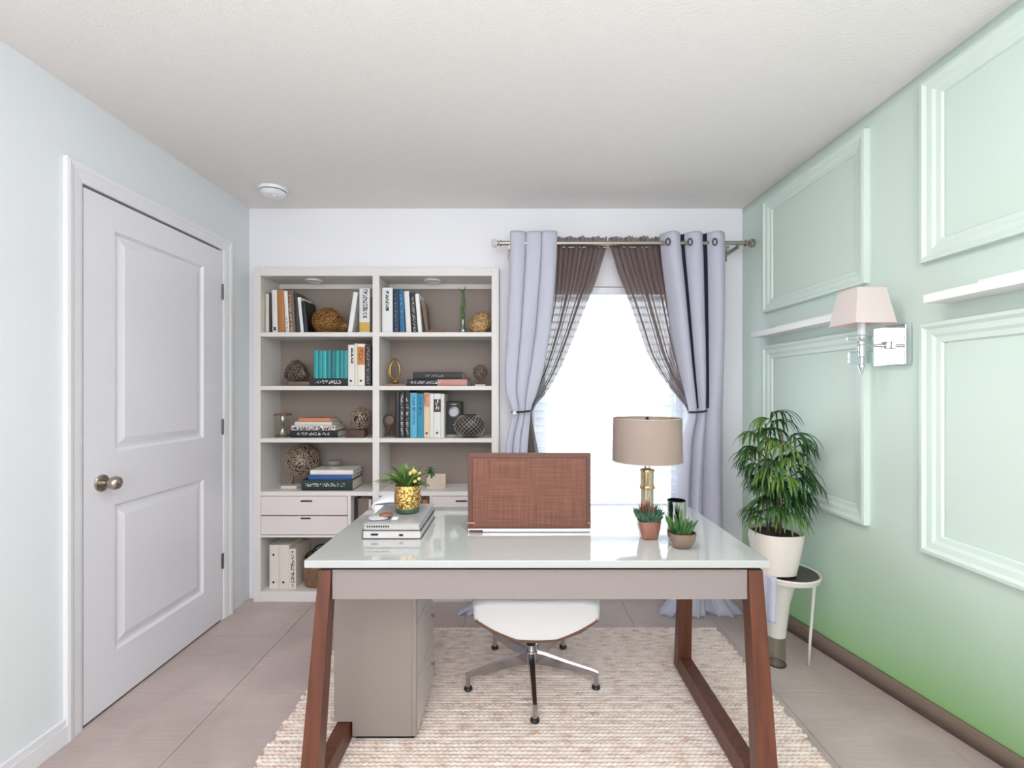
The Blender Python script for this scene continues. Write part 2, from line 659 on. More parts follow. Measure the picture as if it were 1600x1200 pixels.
obj('bottom_rail', box(bx0, bx1, by - .026, by + .026, z_bot - .018, z_bot + .002, .004, 2), mat('blind_rail_grey', (188, 186, 190), .4), bl)
for k, xx in enumerate((GX0 + .17, (GX0 + GX1) / 2 - .02, GX1 - .17)):
    b = tube([(xx, by - .03, z_bot), (xx, by - .03, GZ1 - .04)], .0011, 5)
    tube([(xx, by + .03, z_bot), (xx, by + .03, GZ1 - .04)], .0011, 5, bm=b)
    obj('ladder_cord', b, mat('blind_cord', (215, 214, 214), .8), bl)

# ---------------------------------------------------------------- right wall: moulded frames and ledges
def wall_frame(name, label, Y0, Y1, z0, z1):
    """Y0 far, Y1 near; mitred stepped moulding with a sunk field"""
    b = new()
    prof = [(0, 0), (0, .024), (.012, .026), (.022, .018), (.040, .016), (.050, .010), (.066, .008), (.070, .001)]
    loops = []
    for ins, dep in prof:
        loop = []
        for y, z in ((Y0 - ins, z0 + ins), (Y1 + ins, z0 + ins), (Y1 + ins, z1 - ins), (Y0 - ins, z1 - ins)):
            loop.append(b.verts.new((WF(y, z) - dep, y, z)))
        loops.append(loop)
    for a, c in zip(loops, loops[1:]):
        for i in range(4):
            j = (i + 1) % 4
            b.faces.new((a[i], a[j], c[j], c[i]))
    return struct(obj(name, b, M_mintrim, loc=(WX(Y0), (Y0 + Y1) / 2, z0)), label)
wall_frame('trim_2', 'upper mint moulding frame nearest the window', 2.632, 1.889, 1.695, 2.31)
wall_frame('trim_3', 'upper mint moulding frame cut by the picture edge', 1.639, .90, 1.705, 2.325)
wall_frame('trim_4', 'lower mint moulding frame behind the potted palm', 2.632, 1.889, .73, 1.508)
wall_frame('trim_5', 'lower mint moulding frame under the nearer ledge', 1.639, .90, .715, 1.495)

M_ledge = mat('white_ledge_paint', (240, 240, 240), .35)
def ledge(label, Y0, Y1, z0, lip0):
    t = thing('wall_ledge', label, 'shelf', (WX((Y0 + Y1) / 2), (Y0 + Y1) / 2, z0), 'picture ledges on the mint wall')
    d = .092
    def pc(ya, yb, da, db, za, zb, nm):
        p = [(WX(ya) - db, ya, za), (WX(yb) - db, yb, za), (WX(yb) - da, yb, za), (WX(ya) - da, ya, za)]
        obj(nm, hexa(p + [(q[0], q[1], zb) for q in p], .0015), M_ledge, t)
    pc(Y0, Y1, .001, d, z0, z0 + .028, 'shelf_board')
    pc(lip0, Y1, .001, .02, z0 + .028, z0 + .052, 'back_lip')
ledge('white picture ledge on the mint wall beside the window, behind the sconce', 2.62, 1.90, 1.556, 2.5)
ledge('white picture ledge on the mint wall, cut by the right picture edge', 1.547, .92, 1.551, 1.44)

# ---------------------------------------------------------------- wall sconce
M_chrome = mat('polished_chrome', (225, 228, 232), .06, 1.0)
M_pinkshade = mat('pink_linen_shade', (240, 230, 226), .85, transl=.35, bump=.05, bscale=250)
M_clear = glass_mat('clear_acrylic', (238, 245, 245), .30, .03)
sy, sxx = 1.765, 1.28
wx = WX(sy)
t = thing('wall_sconce', 'chrome wall sconce with a pale pink square shade on the mint wall', 'wall sconce', (wx, sy, 1.45))
pz = Z(540, 1.765)
obj('back_plate', box(wx - .026, wx - .001, 1.69, 1.842, pz - .073, pz + .073, .003, 2), M_chrome, t)
b = rot_x(lathe([(.016, 0), (.016, .012), (.010, .018), (.006, .018)], 24), Vector((wx - .026, sy, pz)))
b.transform(Matrix.Translation((0, 0, 0)))
b = new(); box(wx - .046, wx - .026, sy - .014, sy + .014, pz - .014, pz + .014, .004, 2, bm=b)
obj('boss', b, M_chrome, t, smooth=40)
obj('arm', tube([(wx - .04, sy, pz), (sxx, sy, pz)], .0065, 14), M_chrome, t, smooth=40)
obj('column', lathe([(.006, pz - .045), (.011, pz - .04), (.011, pz + .0), (.014, pz + .004), (.014, pz + .012), (.010, pz + .02), (.013, pz + .028), (.014, pz + .036), (.009, pz + .04), (.009, 1.48)], 24, sxx, sy), M_chrome, t, smooth=35)
obj('finial', lathe([(0, pz - .112), (.002, pz - .108), (.0125, pz - .078), (.0125, pz - .072), (.008, pz - .068), (.008, pz - .045)], 20, sxx, sy), M_chrome, t, smooth=35)
obj('candle_sleeve', lathe([(.0125, pz + .04), (.0125, 1.535)], 24, sxx, sy), M_plastic, t, smooth=40)
obj('glass_plate', box(sxx - .048, sxx + .048, sy - .006, sy + .006, pz - .067, pz - .022, .002, 1), M_clear, t)
obj('glass_plate', box(sxx - .055, sxx + .05, sy - .005, sy + .005, pz + .018, pz + .036, .002, 1), M_clear, t)
def shade_sq(h0, h1, z0, z1, th=.002):
    b = new()
    def ring(h, z): return [b.verts.new((sxx + a * h, sy + c * h, z)) for a, c in ((-1, -1), (1, -1), (1, 1), (-1, 1))]
    L_ = [ring(h0, z0), ring(h1, z1), ring(h1 - th, z1), ring(h0 - th, z0)]
    for a, c in zip(L_, L_[1:] + L_[:1]):
        for i in range(4):
            j = (i + 1) % 4
            b.faces.new((a[i], a[j], c[j], c[i]))
    return b
sh = obj('lamp_shade', shade_sq(.0735, .052, 1.510, 1.642), M_pinkshade, t)
M_trimcord = mat('shade_piping', (224, 200, 190), .8)
for h, z in ((.0740, 1.511), (.0525, 1.641)):
    b = new()
    pts = [(sxx + a * h, sy + c * h, z) for a, c in ((-1, -1), (1, -1), (1, 1), (-1, 1))]
    for i in range(4):
        tube([pts[i], pts[(i + 1) % 4]], .0014, 6, bm=b)
    obj('shade_piping', b, M_trimcord, sh)

# ---------------------------------------------------------------- curtains
M_drape = mat('lavender_grey_drape', (190, 189, 205), .8, var=.03, vscale=40, stretch=(6, 6, .6), sheen=.15, bump=.06, bscale=220)
M_sheer = sheer_mat('taupe_sheer_voile', (124, 104, 100), .20)
M_rod = mat('brushed_nickel_rod', (178, 170, 160), .25, 1.0)
M_black = mat('black_plastic', (24, 24, 26), .45)
RY = 2.72
RZ = Z(380, RY)
rod = thing('curtain_rod', 'brushed nickel curtain rod with glass finials over the window', 'curtain rod', (.6, RY, RZ))
x0, x1 = X(784, RY), X(1163, RY)
obj('rod', tube([(x0, RY, RZ), (x1, RY, RZ)], .0125, 20), M_rod, rod, smooth=40)
obj('sheer_rod', tube([(x0 + .07, 2.785, RZ - .004), (x1 - .06, 2.785, RZ - .004)], .007, 14), M_rod, rod, smooth=40)
M_crystal = mat('finial_glass', (232, 236, 236), .06, trans=.75, spec=.6)
for s, xe in ((-1, x0), (1, x1)):
    b = lathe([(.013, 0), (.019, .003), (.019, .010), (.011, .014), (.011, .018), (.017, .022), (.017, .026)], 24)
    b.transform(Matrix.Translation((xe, RY, RZ)) @ Matrix.Rotation(R(90 * s), 4, 'Y'))
    obj('collar', b, M_rod, rod, smooth=35)
    b = lathe([(.012, .024), (.024, .032), (.026, .044), (.022, .056), (.010, .060), (0, .060)], 8)
    b.transform(Matrix.Translation((xe, RY, RZ)) @ Matrix.Rotation(R(90 * s), 4, 'Y'))
    obj('finial', b, M_crystal if s < 0 else M_rod, rod)
for xe in (x0 + .045, x1 - .035):
    b = box(xe - .006, xe + .006, RY - .004, YB - .001, RZ - .032, RZ - .012)
    box(xe - .010, xe + .010, YB - .008, YB - .0005, RZ - .06, RZ + .02, .002, 1, bm=b)
    obj('bracket', b, M_rod, rod)

def lerp_rows(rows, z):
    """rows sorted from high z to low z"""
    if z >= rows[0][0]: return rows[0][1:]
    for a, c in zip(rows, rows[1:]):
        if z >= c[0]:
            k = (a[0] - z) / (a[0] - c[0])
            k2 = k
            return tuple(p + (q - p) * k2 for p, q in zip(a[1:], c[1:]))
    return rows[-1][1:]

def cloth(rows, n, ns, nz, prof, smid=None, kap=0., s0=0., s1=1., dy=0., ex=.6):
    """rows: (z, xl, xm, xr, yc, amp). prof 'round' = full round folds with tight valleys, 'wave' = sine"""
    zt_, zb_ = rows[0][0], rows[-1][0]
    def f(s, t):
        z = zt_ + (zb_ - zt_) * t
        s = s0 + (s1 - s0) * s
        # light smoothing of the key rows
        acc = [0.] * 5
        for dz in (-.035, -.0175, 0, .0175, .035):
            q = lerp_rows(rows, min(zt_, max(zb_, z + dz)))
            acc = [p + w / 5 for p, w in zip(acc, q)]
        xl, xm, xr, yc, amp = acc
        sm = smid if smid else .5
        ph = n * s
        if prof == 'round':
            s = s - kap / (2 * PI * n) * math.sin(2 * PI * ph)
        else:
            k = kap * (.65 + .5 * math.sin(1.7 * int(ph) + .9))
            s = s + k / (2 * PI * n) * math.sin(2 * PI * ph) * min(1, 6 * s, 6 * (1 - s))
        x = xl + (xm - xl) * s / sm if s < sm else xm + (xr - xm) * (s - sm) / (1 - sm)
        if prof == 'round':
            y = dy + yc - amp * (2 * abs(math.sin(PI * ph)) ** ex - 1)
        else:
            y = yc - amp * math.cos(2 * PI * ph) - amp * .35 * math.sin(2 * PI * ph * .43 + 3 * z)
        y += .006 * math.sin(5 * z + 9 * s)
        if prof == 'round' and z < .16:        # the hem breaks into small folds on the floor
            bf = (.16 - z) / .16
            y -= .011 * bf * math.sin(2 * PI * 8.5 * s) + .03 * bf * bf
            x += .004 * bf * math.cos(2 * PI * 8.5 * s)
        return (x, y, z)
    return grid(f, ns, nz)

M_fold_shade = mat('dark_navy_fold_shade', (38, 38, 58), .85)  # dark colour standing in for the shade between drape folds
def drape(name, label, rows_uv, n, prof, smid, cx, kap, gapw, ex=.6):
    rows = []
    for v, ul, um, ur, yc, amp in rows_uv:
        rows.append((Z(v, RY), X(ul, RY), X(um, RY), X(ur, RY), yc, amp))
    t = thing(name, label, 'curtain', (X(cx, RY), RY, 0))
    o = obj('fabric', cloth(rows, n, n * 34, 120, prof, smid, kap, ex=ex), M_drape, t, smooth=True)
    md = o.modifiers.new('thick', 'SOLIDIFY'); md.thickness = .0025
    for k in range(1, n):             # dark strips that paint shade into the valleys between folds
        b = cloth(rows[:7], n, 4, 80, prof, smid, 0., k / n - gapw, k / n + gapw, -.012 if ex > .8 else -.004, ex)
        obj('fold_shade_strip', b, M_fold_shade, t, smooth=True)
    return t
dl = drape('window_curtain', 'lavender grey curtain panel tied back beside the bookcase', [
    (363, 797, 834, 871, 2.72, .030), (400, 797, 833, 870, 2.72, .032), (450, 795, 830, 867, 2.72, .034), (520, 792, 825, 860, 2.72, .034),
    (580, 789, 818, 849, 2.725, .030), (615, 790, 814, 839, 2.73, .026), (638, 801, 816, 829, 2.735, .02), (648, 801, 816, 829, 2.735, .02),
    (680, 793, 808, 826, 2.735, .024), (740, 787, 804, 822, 2.74, .028), (860, 784, 803, 824, 2.745, .03), (915, 780, 801, 826, 2.745, .03),
    (935, 770, 799, 828, 2.74, .03), (955, 704, 785, 834, 2.72, .03)], 3, 'round', None, 810, 1.15, .012)
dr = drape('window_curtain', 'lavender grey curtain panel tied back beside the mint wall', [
    (364, 1033, 1096, 1137, 2.72, .036), (400, 1036, 1098, 1137, 2.72, .036), (450, 1043, 1100, 1136, 2.72, .036), (520, 1053, 1102, 1135, 2.72, .034),
    (580, 1065, 1103, 1134, 2.725, .03), (620, 1075, 1103, 1134, 2.73, .025), (638, 1080, 1103, 1133, 2.735, .02), (648, 1080, 1103, 1133, 2.735, .02),
    (690, 1068, 1100, 1134, 2.735, .024), (760, 1062, 1098, 1134, 2.74, .03), (860, 1059, 1097, 1134, 2.74, .032), (920, 1055, 1096, 1136, 2.735, .034),
    (940, 1048, 1098, 1142, 2.725, .032), (955, 1020, 1095, 1166, 2.70, .03)], 3, 'round', .62, 1095, .2, .028, 1.0)
for u in (1040, 1074, 1112):
    ring = [(X(u, RY) + .003 * math.cos(a), RY - .033 + .0 * a, RZ - .004 + .019 * math.sin(a)) for a in [2 * PI * k / 24 for k in range(24)]]
    ring = [(X(u, RY) + .012 * math.cos(2 * PI * k / 24), RY - .044, RZ - .006 + .019 * math.sin(2 * PI * k / 24)) for k in range(24)]
    obj('grommet', tube(ring, .0035, 8, close=True), M_black, dr, smooth=True)
def tie(parent, u0, u1, v):
    zc = Z(v, RY)
    xa, xb = X(u0, RY), X(u1, RY)
    pts = []
    for k in range(28):
        a = 2 * PI * k / 28
        pts.append(((xa + xb) / 2 + (xb - xa) / 2 * math.cos(a), 2.735 + .046 * math.sin(a), zc + .004 * math.cos(a)))
    return obj('tie_band', tube(pts, .0055, 8, close=True), M_black, parent, smooth=True)
tie(dl, 800, 831, 643)
tie(dr, 1078, 1105, 643)
b = tube([(X(801, RY), YB, Z(645, RY)), (X(801, RY), 2.74, Z(645, RY)), (X(803, RY), 2.70, Z(645, RY))], .006, 10)
join(b, lathe([(0, -.012), (.010, -.008), (.013, 0), (.010, .008), (0, .012)], 16), Matrix.Translation((X(804, RY), 2.685, Z(645, RY))))
obj('holdback', b, M_plastic, dl, smooth=50)

def sheer(label, pts, below, cx):
    """pts: (v, left u, right u)"""
    SY = 2.785
    rows = [(Z(v, SY), X(a, SY), X((a + c) / 2, SY), X(c, SY), SY - .0 if v > 372 else SY, am) for v, a, c, am in pts]
    t = thing('sheer_curtain', label, 'sheer curtain', (X(cx, SY), SY, 0))
    obj('voile', cloth(rows, 11, 330, 90, 'wave', None, 3.4), M_sheer, t, smooth=True)
    # gathered header above the rod
    xa, xb = X(pts[0][1], SY), X(pts[0][2], SY)
    def hd(s, q):
        rr = .006 + .010 * noise.noise(Vector((s * 30, q, cx)))
        return (xa + s * (xb - xa) + .006 * math.sin(80 * s), SY + .014 * math.sin(2 * PI * 17 * s + 2 * q), Z(384, SY) + q * (.045 + rr))
    obj('ruffle', grid(hd, 150, 4), M_sheer, t, smooth=True)
    return t
sheer('taupe sheer curtain swept to the left of the window', [
    (383, 862, 949, .012), (444, 862, 930, .012), (473, 860, 917, .012), (505, 855, 905, .012), (546, 846, 889, .012), (581, 838, 873, .012),
    (615, 825, 854, .012), (634, 815, 834, .010), (646, 812, 830, .010), (680, 812, 836, .012), (712, 811, 843, .012), (800, 811, 848, .014), (930, 811, 850, .014)], None, 880)
sheer('taupe sheer curtain swept to the right of the window', [
    (383, 951, 1050, .012), (429, 965, 1055, .012), (467, 981, 1060, .012), (511, 997, 1066, .012), (555, 1012, 1074, .012), (590, 1034, 1080, .012),
    (619, 1057, 1092, .010), (640, 1076, 1098, .010), (650, 1076, 1098, .010), (700, 1068, 1096, .012), (800, 1066, 1098, .014), (930, 1066, 1100, .014)], None, 1010)

# ---------------------------------------------------------------- built-in bookcase
BF = 2.84          # front plane
BB = 3.085         # inner face of the back
bs = BF / F
M_case = mat('off_white_cabinet', (226, 221, 218), .45, bump=.008, bscale=60)
M_caseback = mat('taupe_back_panel', (146, 133, 125), .7, var=.02, vscale=5)
M_drawer = mat('pale_greige_drawer', (224, 214, 213), .45, var=.01, vscale=6)
bc = thing('bookcase', 'tall off-white built-in bookcase with taupe back and two bays', 'bookcase', (X(587, BF), BF, 0))
def bxx(u): return X(u, BF)
def bz(v): return Z(v, BF)
bx_l0, bx_l1, bx_d0, bx_d1, bx_r0, bx_r1 = bxx(396), bxx(407), bxx(582), bxx(592.5), bxx(768), bxx(779.5)
ztop0, ztop1 = bz(431), bz(418)
obj('side_panel', box(bx_l0, bx_l1, BF, BB, 0, ztop1, .0015, 1), M_case, bc)
obj('side_panel', box(bx_r0, bx_r1, BF, BB, 0, ztop1, .0015, 1), M_case, bc)
obj('divider', box(bx_d0, bx_d1, BF, BB, 0, ztop0, .0015, 1), M_case, bc)
obj('top_panel', box(bx_l1, bx_r0, BF + .0005, BB, ztop0, ztop1, .0015, 1), M_case, bc)
obj('back_panel', box(bx_l0, bx_r1, BB, BB + .012, 0, ztop1), M_caseback, bc)
SH = [(519, 526), (603, 609.5), (685, 691.5), (768, 775)]
SZ = [bz(a) for a, _ in SH]
for (xa, xb) in ((bx_l1, bx_d0), (bx_d1, bx_r0)):
    for a, c in SH:
        obj('shelf', box(xa, xb, BF + .001, BB, bz(c), bz(a), .0015, 1), M_case, bc)
    obj('top_cleat', box(xa, xb, BB - .016, BB, ztop0 - .03, ztop0), M_case, bc)
    obj('base_board', box(xa, xb, BF + .001, BB, .0, .064, .0015, 1), M_case, bc)
ZB = .064
def drawer(xa, xb, za, zb, hx0, hx1, hz):
    d = obj('drawer', box(xa + .002, xb - .002, BF - .001, BF + .2, za + .002, zb - .002, .0015, 1), M_drawer, bc)
    obj('pull_slot', box(hx0, hx1, BF - .0035, BF + .0005, hz - .0045, hz + .0045, .001, 1), M_dark, d)
xd1 = bxx(543)
drawer(bx_l1, xd1, bz(805.5), bz(775.2), bxx(470), bxx(488), bz(783))
drawer(bx_l1, xd1, bz(836), bz(806), bxx(470), bxx(485.5), bz(810))
obj('cubby_side', box(xd1, bxx(548), BF + .001, BB, bz(840), bz(775.2), .001, 1), M_case, bc)
obj('cubby_floor', box(bx_l1, bx_d0, BF + .001, BB, bz(840), bz(836.4), .001, 1), M_case, bc)
xr = bxx(671)
obj('cubby_side', box(xr, bxx(674.5), BF + .001, BB, bz(840), bz(775.2), .001, 1), M_case, bc)
obj('cubby_floor', box(bx_d1, bx_r0, BF + .001, BB, bz(840), bz(836.4), .001, 1), M_case, bc)
drawer(bxx(674.5), bx_r0, bz(805.5), bz(775.2), bxx(712), bxx(730), bz(783))
drawer(bxx(674.5), bx_r0, bz(836), bz(806), bxx(712), bxx(728), bz(811))
# puck lights under the top panel
for u, lb in ((491, 'small round puck light under the top of the left bay'), (676, 'small round puck light under the top of the right bay')):
    yy = 2.955
    xx = X(u, yy)
    p = thing('puck_light', lb, 'light', (xx, yy, ztop0), 'bookcase puck lights')
    obj('ring', lathe([(.052, ztop0 - .001), (.052, ztop0 - .008), (.040, ztop0 - .010), (.036, ztop0 - .006)], 32, xx, yy), M_plastic, p, smooth=40)
    obj('lens', lathe([(0, ztop0 - .0055), (.036, ztop0 - .0055)], 32, xx, yy), mat('smoked_lens', (96, 92, 90), .2), p)

# ---------------------------------------------------------------- books
M_pages = mat('book_pages', (226, 219, 204), .85, bump=.12, bscale=400, stretch=(20, 1, 1))
CM = {}
def cover(col, rough=.45):
    k = tuple(col) + (rough,)
    if k not in CM:
        CM[k] = mat('cover_%d_%d_%d' % tuple(col), col, rough, var=.03, vscale=12)
    return CM[k]
bk_n = [0]
def book(label, x0, zb, yf, t, h, d, cm, lean=0, lying=False, group=None, name='book', soft=False, ring=None, yaw=0):
    """upright: x0 = left edge of the spine at its foot, t thick, h high, d deep.
       lying: x0 = left end, t = thickness (up), h = length along x."""
    root = thing(name, label, 'binder' if name == 'binder' else 'book', (x0, yf, zb), group)
    th = .0025
    c = new()
    box(0, th, 0, d, 0, h, bm=c)
    box(t - th, t, 0, d, 0, h, bm=c)
    if t > .012:                      # slightly rounded back
        n = 6
        ang = [PI * k / n for k in range(n + 1)]
        o1 = [((t / 2) - (t / 2) * math.cos(a), -.004 * math.sin(a)) for a in ang]
        i1 = [(t - th if k == n else (th if k == 0 else p[0]), p[1] + th + .001) for k, p in enumerate(o1)]
        for k in range(n):
            v = [c.verts.new(q) for q in ((o1[k][0], o1[k][1], 0), (o1[k + 1][0], o1[k + 1][1], 0), (i1[k + 1][0], i1[k + 1][1], 0), (i1[k][0], i1[k][1], 0),
                                         (o1[k][0], o1[k][1], h), (o1[k + 1][0], o1[k + 1][1], h), (i1[k + 1][0], i1[k + 1][1], h), (i1[k][0], i1[k][1], h))]
            for f in ((3, 2, 1, 0), (4, 5, 6, 7), (0, 1, 5, 4), (2, 3, 7, 6)):
                c.faces.new([v[i] for i in f])
        bmesh.ops.remove_doubles(c, verts=c.verts, dist=1e-6)
    else:
        box(0, t, -.0012, th, 0, h, bm=c)
    pg = box(th, t - th, th + .001, d - .004, .004, h - .004)
    if lying:
        mt = Matrix.Rotation(R(yaw), 4, 'Z') @ Matrix.Translation((0, 0, t)) @ Matrix.Rotation(R(90), 4, 'Y')
    else:
        mt = Matrix.Translation((0, 0, 0)) if lean <= 0 else Matrix.Translation((0, 0, 0))
        if lean > 0:      # leaning to the right pivots on the right foot
            mt = Matrix.Translation((t, 0, 0)) @ Matrix.Rotation(R(lean), 4, 'Y') @ Matrix.Translation((-t, 0, 0))
        elif lean < 0:
            mt = Matrix.Rotation(R(lean), 4, 'Y')
    def put(nm, bm, m):
        o = obj(nm, bm, m, root, local=True)
        o.matrix_local = mt
        return o
    co = put('cover', c, cm)
    put('page_block', pg, M_pages)
    if ring:
        for fz in ring:
            q = [(t / 2 + .0055 * math.cos(2 * PI * k / 16), -.006, h * fz + .0055 * math.sin(2 * PI * k / 16)) for k in range(16)]
            rb = tube(q, .0014, 6, close=True)
            join(rb, lathe([(.0048, 0), (.0048, .0012)], 16), Matrix.Translation((t / 2, -.0055, h * fz)) @ Matrix.Rotation(R(90), 4, 'X'))
            put('finger_ring', rb, M_black)
    return root

def row(u0, zb, yf, items, gap=.0006, group=None):
    """items: (label, width px, top v, lean, cover, depth, extra dict)"""
    x = X(u0, yf)
    pa = 0.
    for it in items:
        lb, wpx, vt, lean, cm, d = it[:6]
        ex = it[6] if len(it) > 6 else {}
        t = wpx * yf / F
        h = (Z(vt, yf) - zb)
        if lean < 0:
            h = h / math.cos(R(lean))
            x += max(0., h * (math.tan(R(-lean)) - pa))
            pa = max(pa, math.tan(R(-lean)))
            t2 = t / math.cos(R(lean))
        else:
            t2 = t
        book(lb, x, zb + .0008, yf, t, h, d, cm, lean, group=group, **ex)
        x += t2 + gap

PW = print_mat
# -- left bay, first shelf
g = 'books at the left end of the top left shelf'
row(414.5, SZ[0], 2.885, [
    ('slim cream book, first in the top left row', 6, 459.6, 0, cover((214, 203, 186)), .15),
    ('thin black book between cream and white ones, top left row', 3.6, 458, 0, cover((30, 28, 30)), .15),
    ('white book with a black mark at its foot beside the tan book', 8.2, 453.5, -1.2, print_mat('sp_white1', (222, 220, 214), (25, 25, 25), .05, .14, dens=.8), .16),
    ('tan leather-brown book in the top left row', 10.5, 453.2, -2.2, cover((178, 116, 66), .5), .17),
    ('white book just right of the tan book', 5.6, 455, -2.8, print_mat('sp_white2', (228, 225, 220), (40, 40, 40), .02, .4, dens=.3), .16),
    ('brown and cream folder book in the top left row', 9, 455.5, -3.4, print_mat('sp_brown1', (120, 92, 76), (214, 200, 186), .02, .9, .2, .5, .006, .4), .16),
    ('dark charcoal book leaning left in the top left row', 5.5, 461, -4.2, cover((44, 42, 46)), .16),
    ('white book leaning left against the charcoal one', 5, 465, -5.2, cover((230, 229, 230)), .15),
    ('black book leaning left, last in the top left row', 6, 471, -5.6, cover((27, 30, 32)), .15),
])
book('white book leaning right on the top left shelf', X(543, 2.9), SZ[0] + .0008, 2.90, .028, (Z(457, 2.9) - SZ[0]) * 1.005, .15, cover((234, 233, 232)), 8.2)
book('thick white book with grey lettering and a yellow foot, top left shelf', X(561.5, 2.88), SZ[0] + .0008, 2.88, 16.2 * 2.88 / F, Z(451, 2.88) - SZ[0], .17,
     print_mat('sp_yellow', (222, 220, 220), (90, 90, 95), .33, .98, .35, .8, .005, .55, patch=((206, 170, 78), .02, .24)))
book('slim dark book-shaped shadow strip at the right end of the top left shelf', X(579.4, 2.89), SZ[0] + .0008, 2.89, .0105, .22, .15, cover((52, 46, 46)))  # dark slab shaped as a book, put in for a slim shadow
# -- left bay, second shelf
yb = 2.885
base = book('thick black book lying under the teal books', X(485, yb), SZ[1] + .0008, yb, Z(591.6, yb) - SZ[1], X(543, yb) - X(485, yb), .16,
            print_mat('sp_black1', (28, 28, 32), (224, 220, 214), .15, .85, .25, .75, .006, .22), lying=True)
x = X(490, yb)
tw = (X(543, yb) - X(490, yb)) / 8
TEAL = ['first', 'second', 'third', 'fourth', 'fifth', 'sixth', 'seventh', 'last']
for k in range(8):
    cc = [(38, 158, 160), (30, 142, 146), (44, 168, 168), (28, 128, 136), (24, 112, 120), (36, 152, 154), (30, 134, 142), (40, 150, 156)][k]
    hh = (Z(547.6, yb) - Z(591.6, yb)) - .0015 * (k % 3)
    book(TEAL[k] + ' slim teal book from the left in the row on the black book', x, Z(591.6, yb) + .0015, yb + .006, tw - .0008, hh, .13, cover(cc, .35), group='teal books on the second left shelf')
    x += tw
book('small flat brown book beside the black one under the teal row', X(451, 2.90), SZ[1] + .0008, 2.90, .026, X(484, 2.90) - X(451, 2.9) - .002, .12, cover((118, 96, 84)), lying=True)
row(543.8, SZ[1], 2.88, [
    ('white book with black lettering right of the teal row', 10, 539, 0, print_mat('sp_w3', (226, 222, 216), (30, 30, 30), .55, .92, .5, .85, .005, .6), .17, {'ring': [.12]}),
    ('thin cream book between two white ones, second left shelf', 4.4, 537, 0, cover((226, 216, 196)), .17),
    ('white book with an orange label on its spine', 11.6, 537.5, 0, print_mat('sp_w4', (232, 226, 216), (120, 70, 40), .55, .9, .25, .8, .004, .35, patch=((205, 128, 72), .5, .93)), .17, {'ring': [.12]}),
    ('black book with grey lettering against the bookcase divider', 9.4, 539.5, 0, print_mat('sp_b5', (36, 34, 37), (150, 145, 145), .05, .95, .3, .7, .004, .4), .16),
])
# -- left bay, third shelf: flat stack
ys = 2.90
x0_, x1_ = X(453.5, ys), X(528, ys)
zz_ = SZ[2] + .0008
for lb, ua, ub, tt, cm, dd in (
    ('black book with white lettering at the bottom of the third-shelf stack', 453.5, 528, .041, print_mat('sp_b6', (27, 27, 31), (210, 208, 205), .15, .9, .3, .7, .006, .25), .15),
    ('black and white patterned book in the third-shelf stack', 456, 524, .030, print_mat('sp_p1', (226, 218, 216), (40, 36, 38), .02, .98, .1, .95, .006, .5), .15),
    ('cream book under the orange one in the third-shelf stack', 461, 519, .022, cover((216, 210, 196)), .14),
    ('coral orange book on top of the third-shelf stack', 467, 516, .022, cover((205, 130, 98)), .13)):
    book(lb, X(ua, ys), zz_, ys, tt, X(ub, ys) - X(ua, ys), dd, cm, lying=True)
    zz_ += tt + .0008
# -- left bay, fourth shelf: flat stack
ys = 2.865
zz_ = SZ[3] + .0008
for lb, ua, ub, tt, cm, dd in (
    ('thick dark green book at the bottom of the stack beside the wire globe', 471.5, 551, .064, print_mat('sp_g1', (22, 44, 46), (190, 196, 190), .08, .85, .3, .62, .005, .35), .19),
    ('blue book in the stack beside the wire globe', 482, 550, .030, cover((44, 86, 146)), .17),
    ('white book on top of the stack beside the wire globe', 485, 552, .027, cover((232, 226, 222)), .17)):
    book(lb, X(ua, ys), zz_, ys, tt, X(ub, ys) - X(ua, ys), dd, cm, lying=True)
    zz_ += tt + .0008
z_stack4 = zz_
# -- cubby beside the drawers
cz = bz(836.4)
row(554, cz, 2.90, [
    ('black folder standing in the cubby beside the drawers', 5, 781, 0, cover((34, 31, 32)), .15),
    ('taupe brown binder standing in the cubby beside the drawers', 17, 779, 0, cover((128, 108, 100)), .15, {'name': 'binder'}),
    ('thin white book at the right of the cubby beside the drawers', 4, 780, 0, cover((222, 218, 214)), .15)])
book('tan book standing in the small cubby behind the gold vase', X(660, 2.9), cz + .0008, 2.90, .036, .20, .15, cover((176, 116, 82)))
# -- bottom left compartment
row(421, ZB, 2.88, [
    ('white binder with two finger rings on the bottom shelf', 14, 851.6, 0, cover((226, 218, 208)), .18, {'name': 'binder', 'ring': [.15, .78]}),
    ('white binder with one finger ring on the bottom shelf', 16.5, 851.6, 0, cover((222, 214, 206)), .18, {'name': 'binder', 'ring': [.15]}),
    ('white patterned book beside the woven basket', 10.5, 857.7, 0, print_mat('sp_p2', (228, 220, 210), (90, 80, 74), .03, .95, .3, .8, .005, .5), .19)])
# -- right bay, first shelf
row(597, SZ[0], 2.88, [
    ('tall white book with black lettering, first in the top right row', 16.5, 450, 0, print_mat('sp_w7', (230, 229, 230), (28, 28, 30), .48, .95, .35, .65, .005, .62), .17),
    ('navy book in the top right row', 9, 452.5, -1, print_mat('sp_n1', (26, 42, 70), (110, 150, 185), .05, .9, .3, .6, .006, .15), .17),
    ('blue book beside the navy one in the top right row', 8.2, 453.5, -1.6, print_mat('sp_n2', (34, 102, 146), (140, 190, 215), .1, .9, .3, .6, .006, .12), .17),
    ('white book between the blue and black ones, top right row', 8, 455.5, -3, cover((226, 222, 220)), .16),
    ('black book with grey pattern leaning in the top right row', 8.6, 458, -4, print_mat('sp_b7', (32, 30, 33), (170, 160, 155), .03, .9, .25, .75, .006, .3), .16),
    ('white book leaning against the wooden bookend', 6, 459.5, -4.6, cover((234, 233, 234)), .16)])
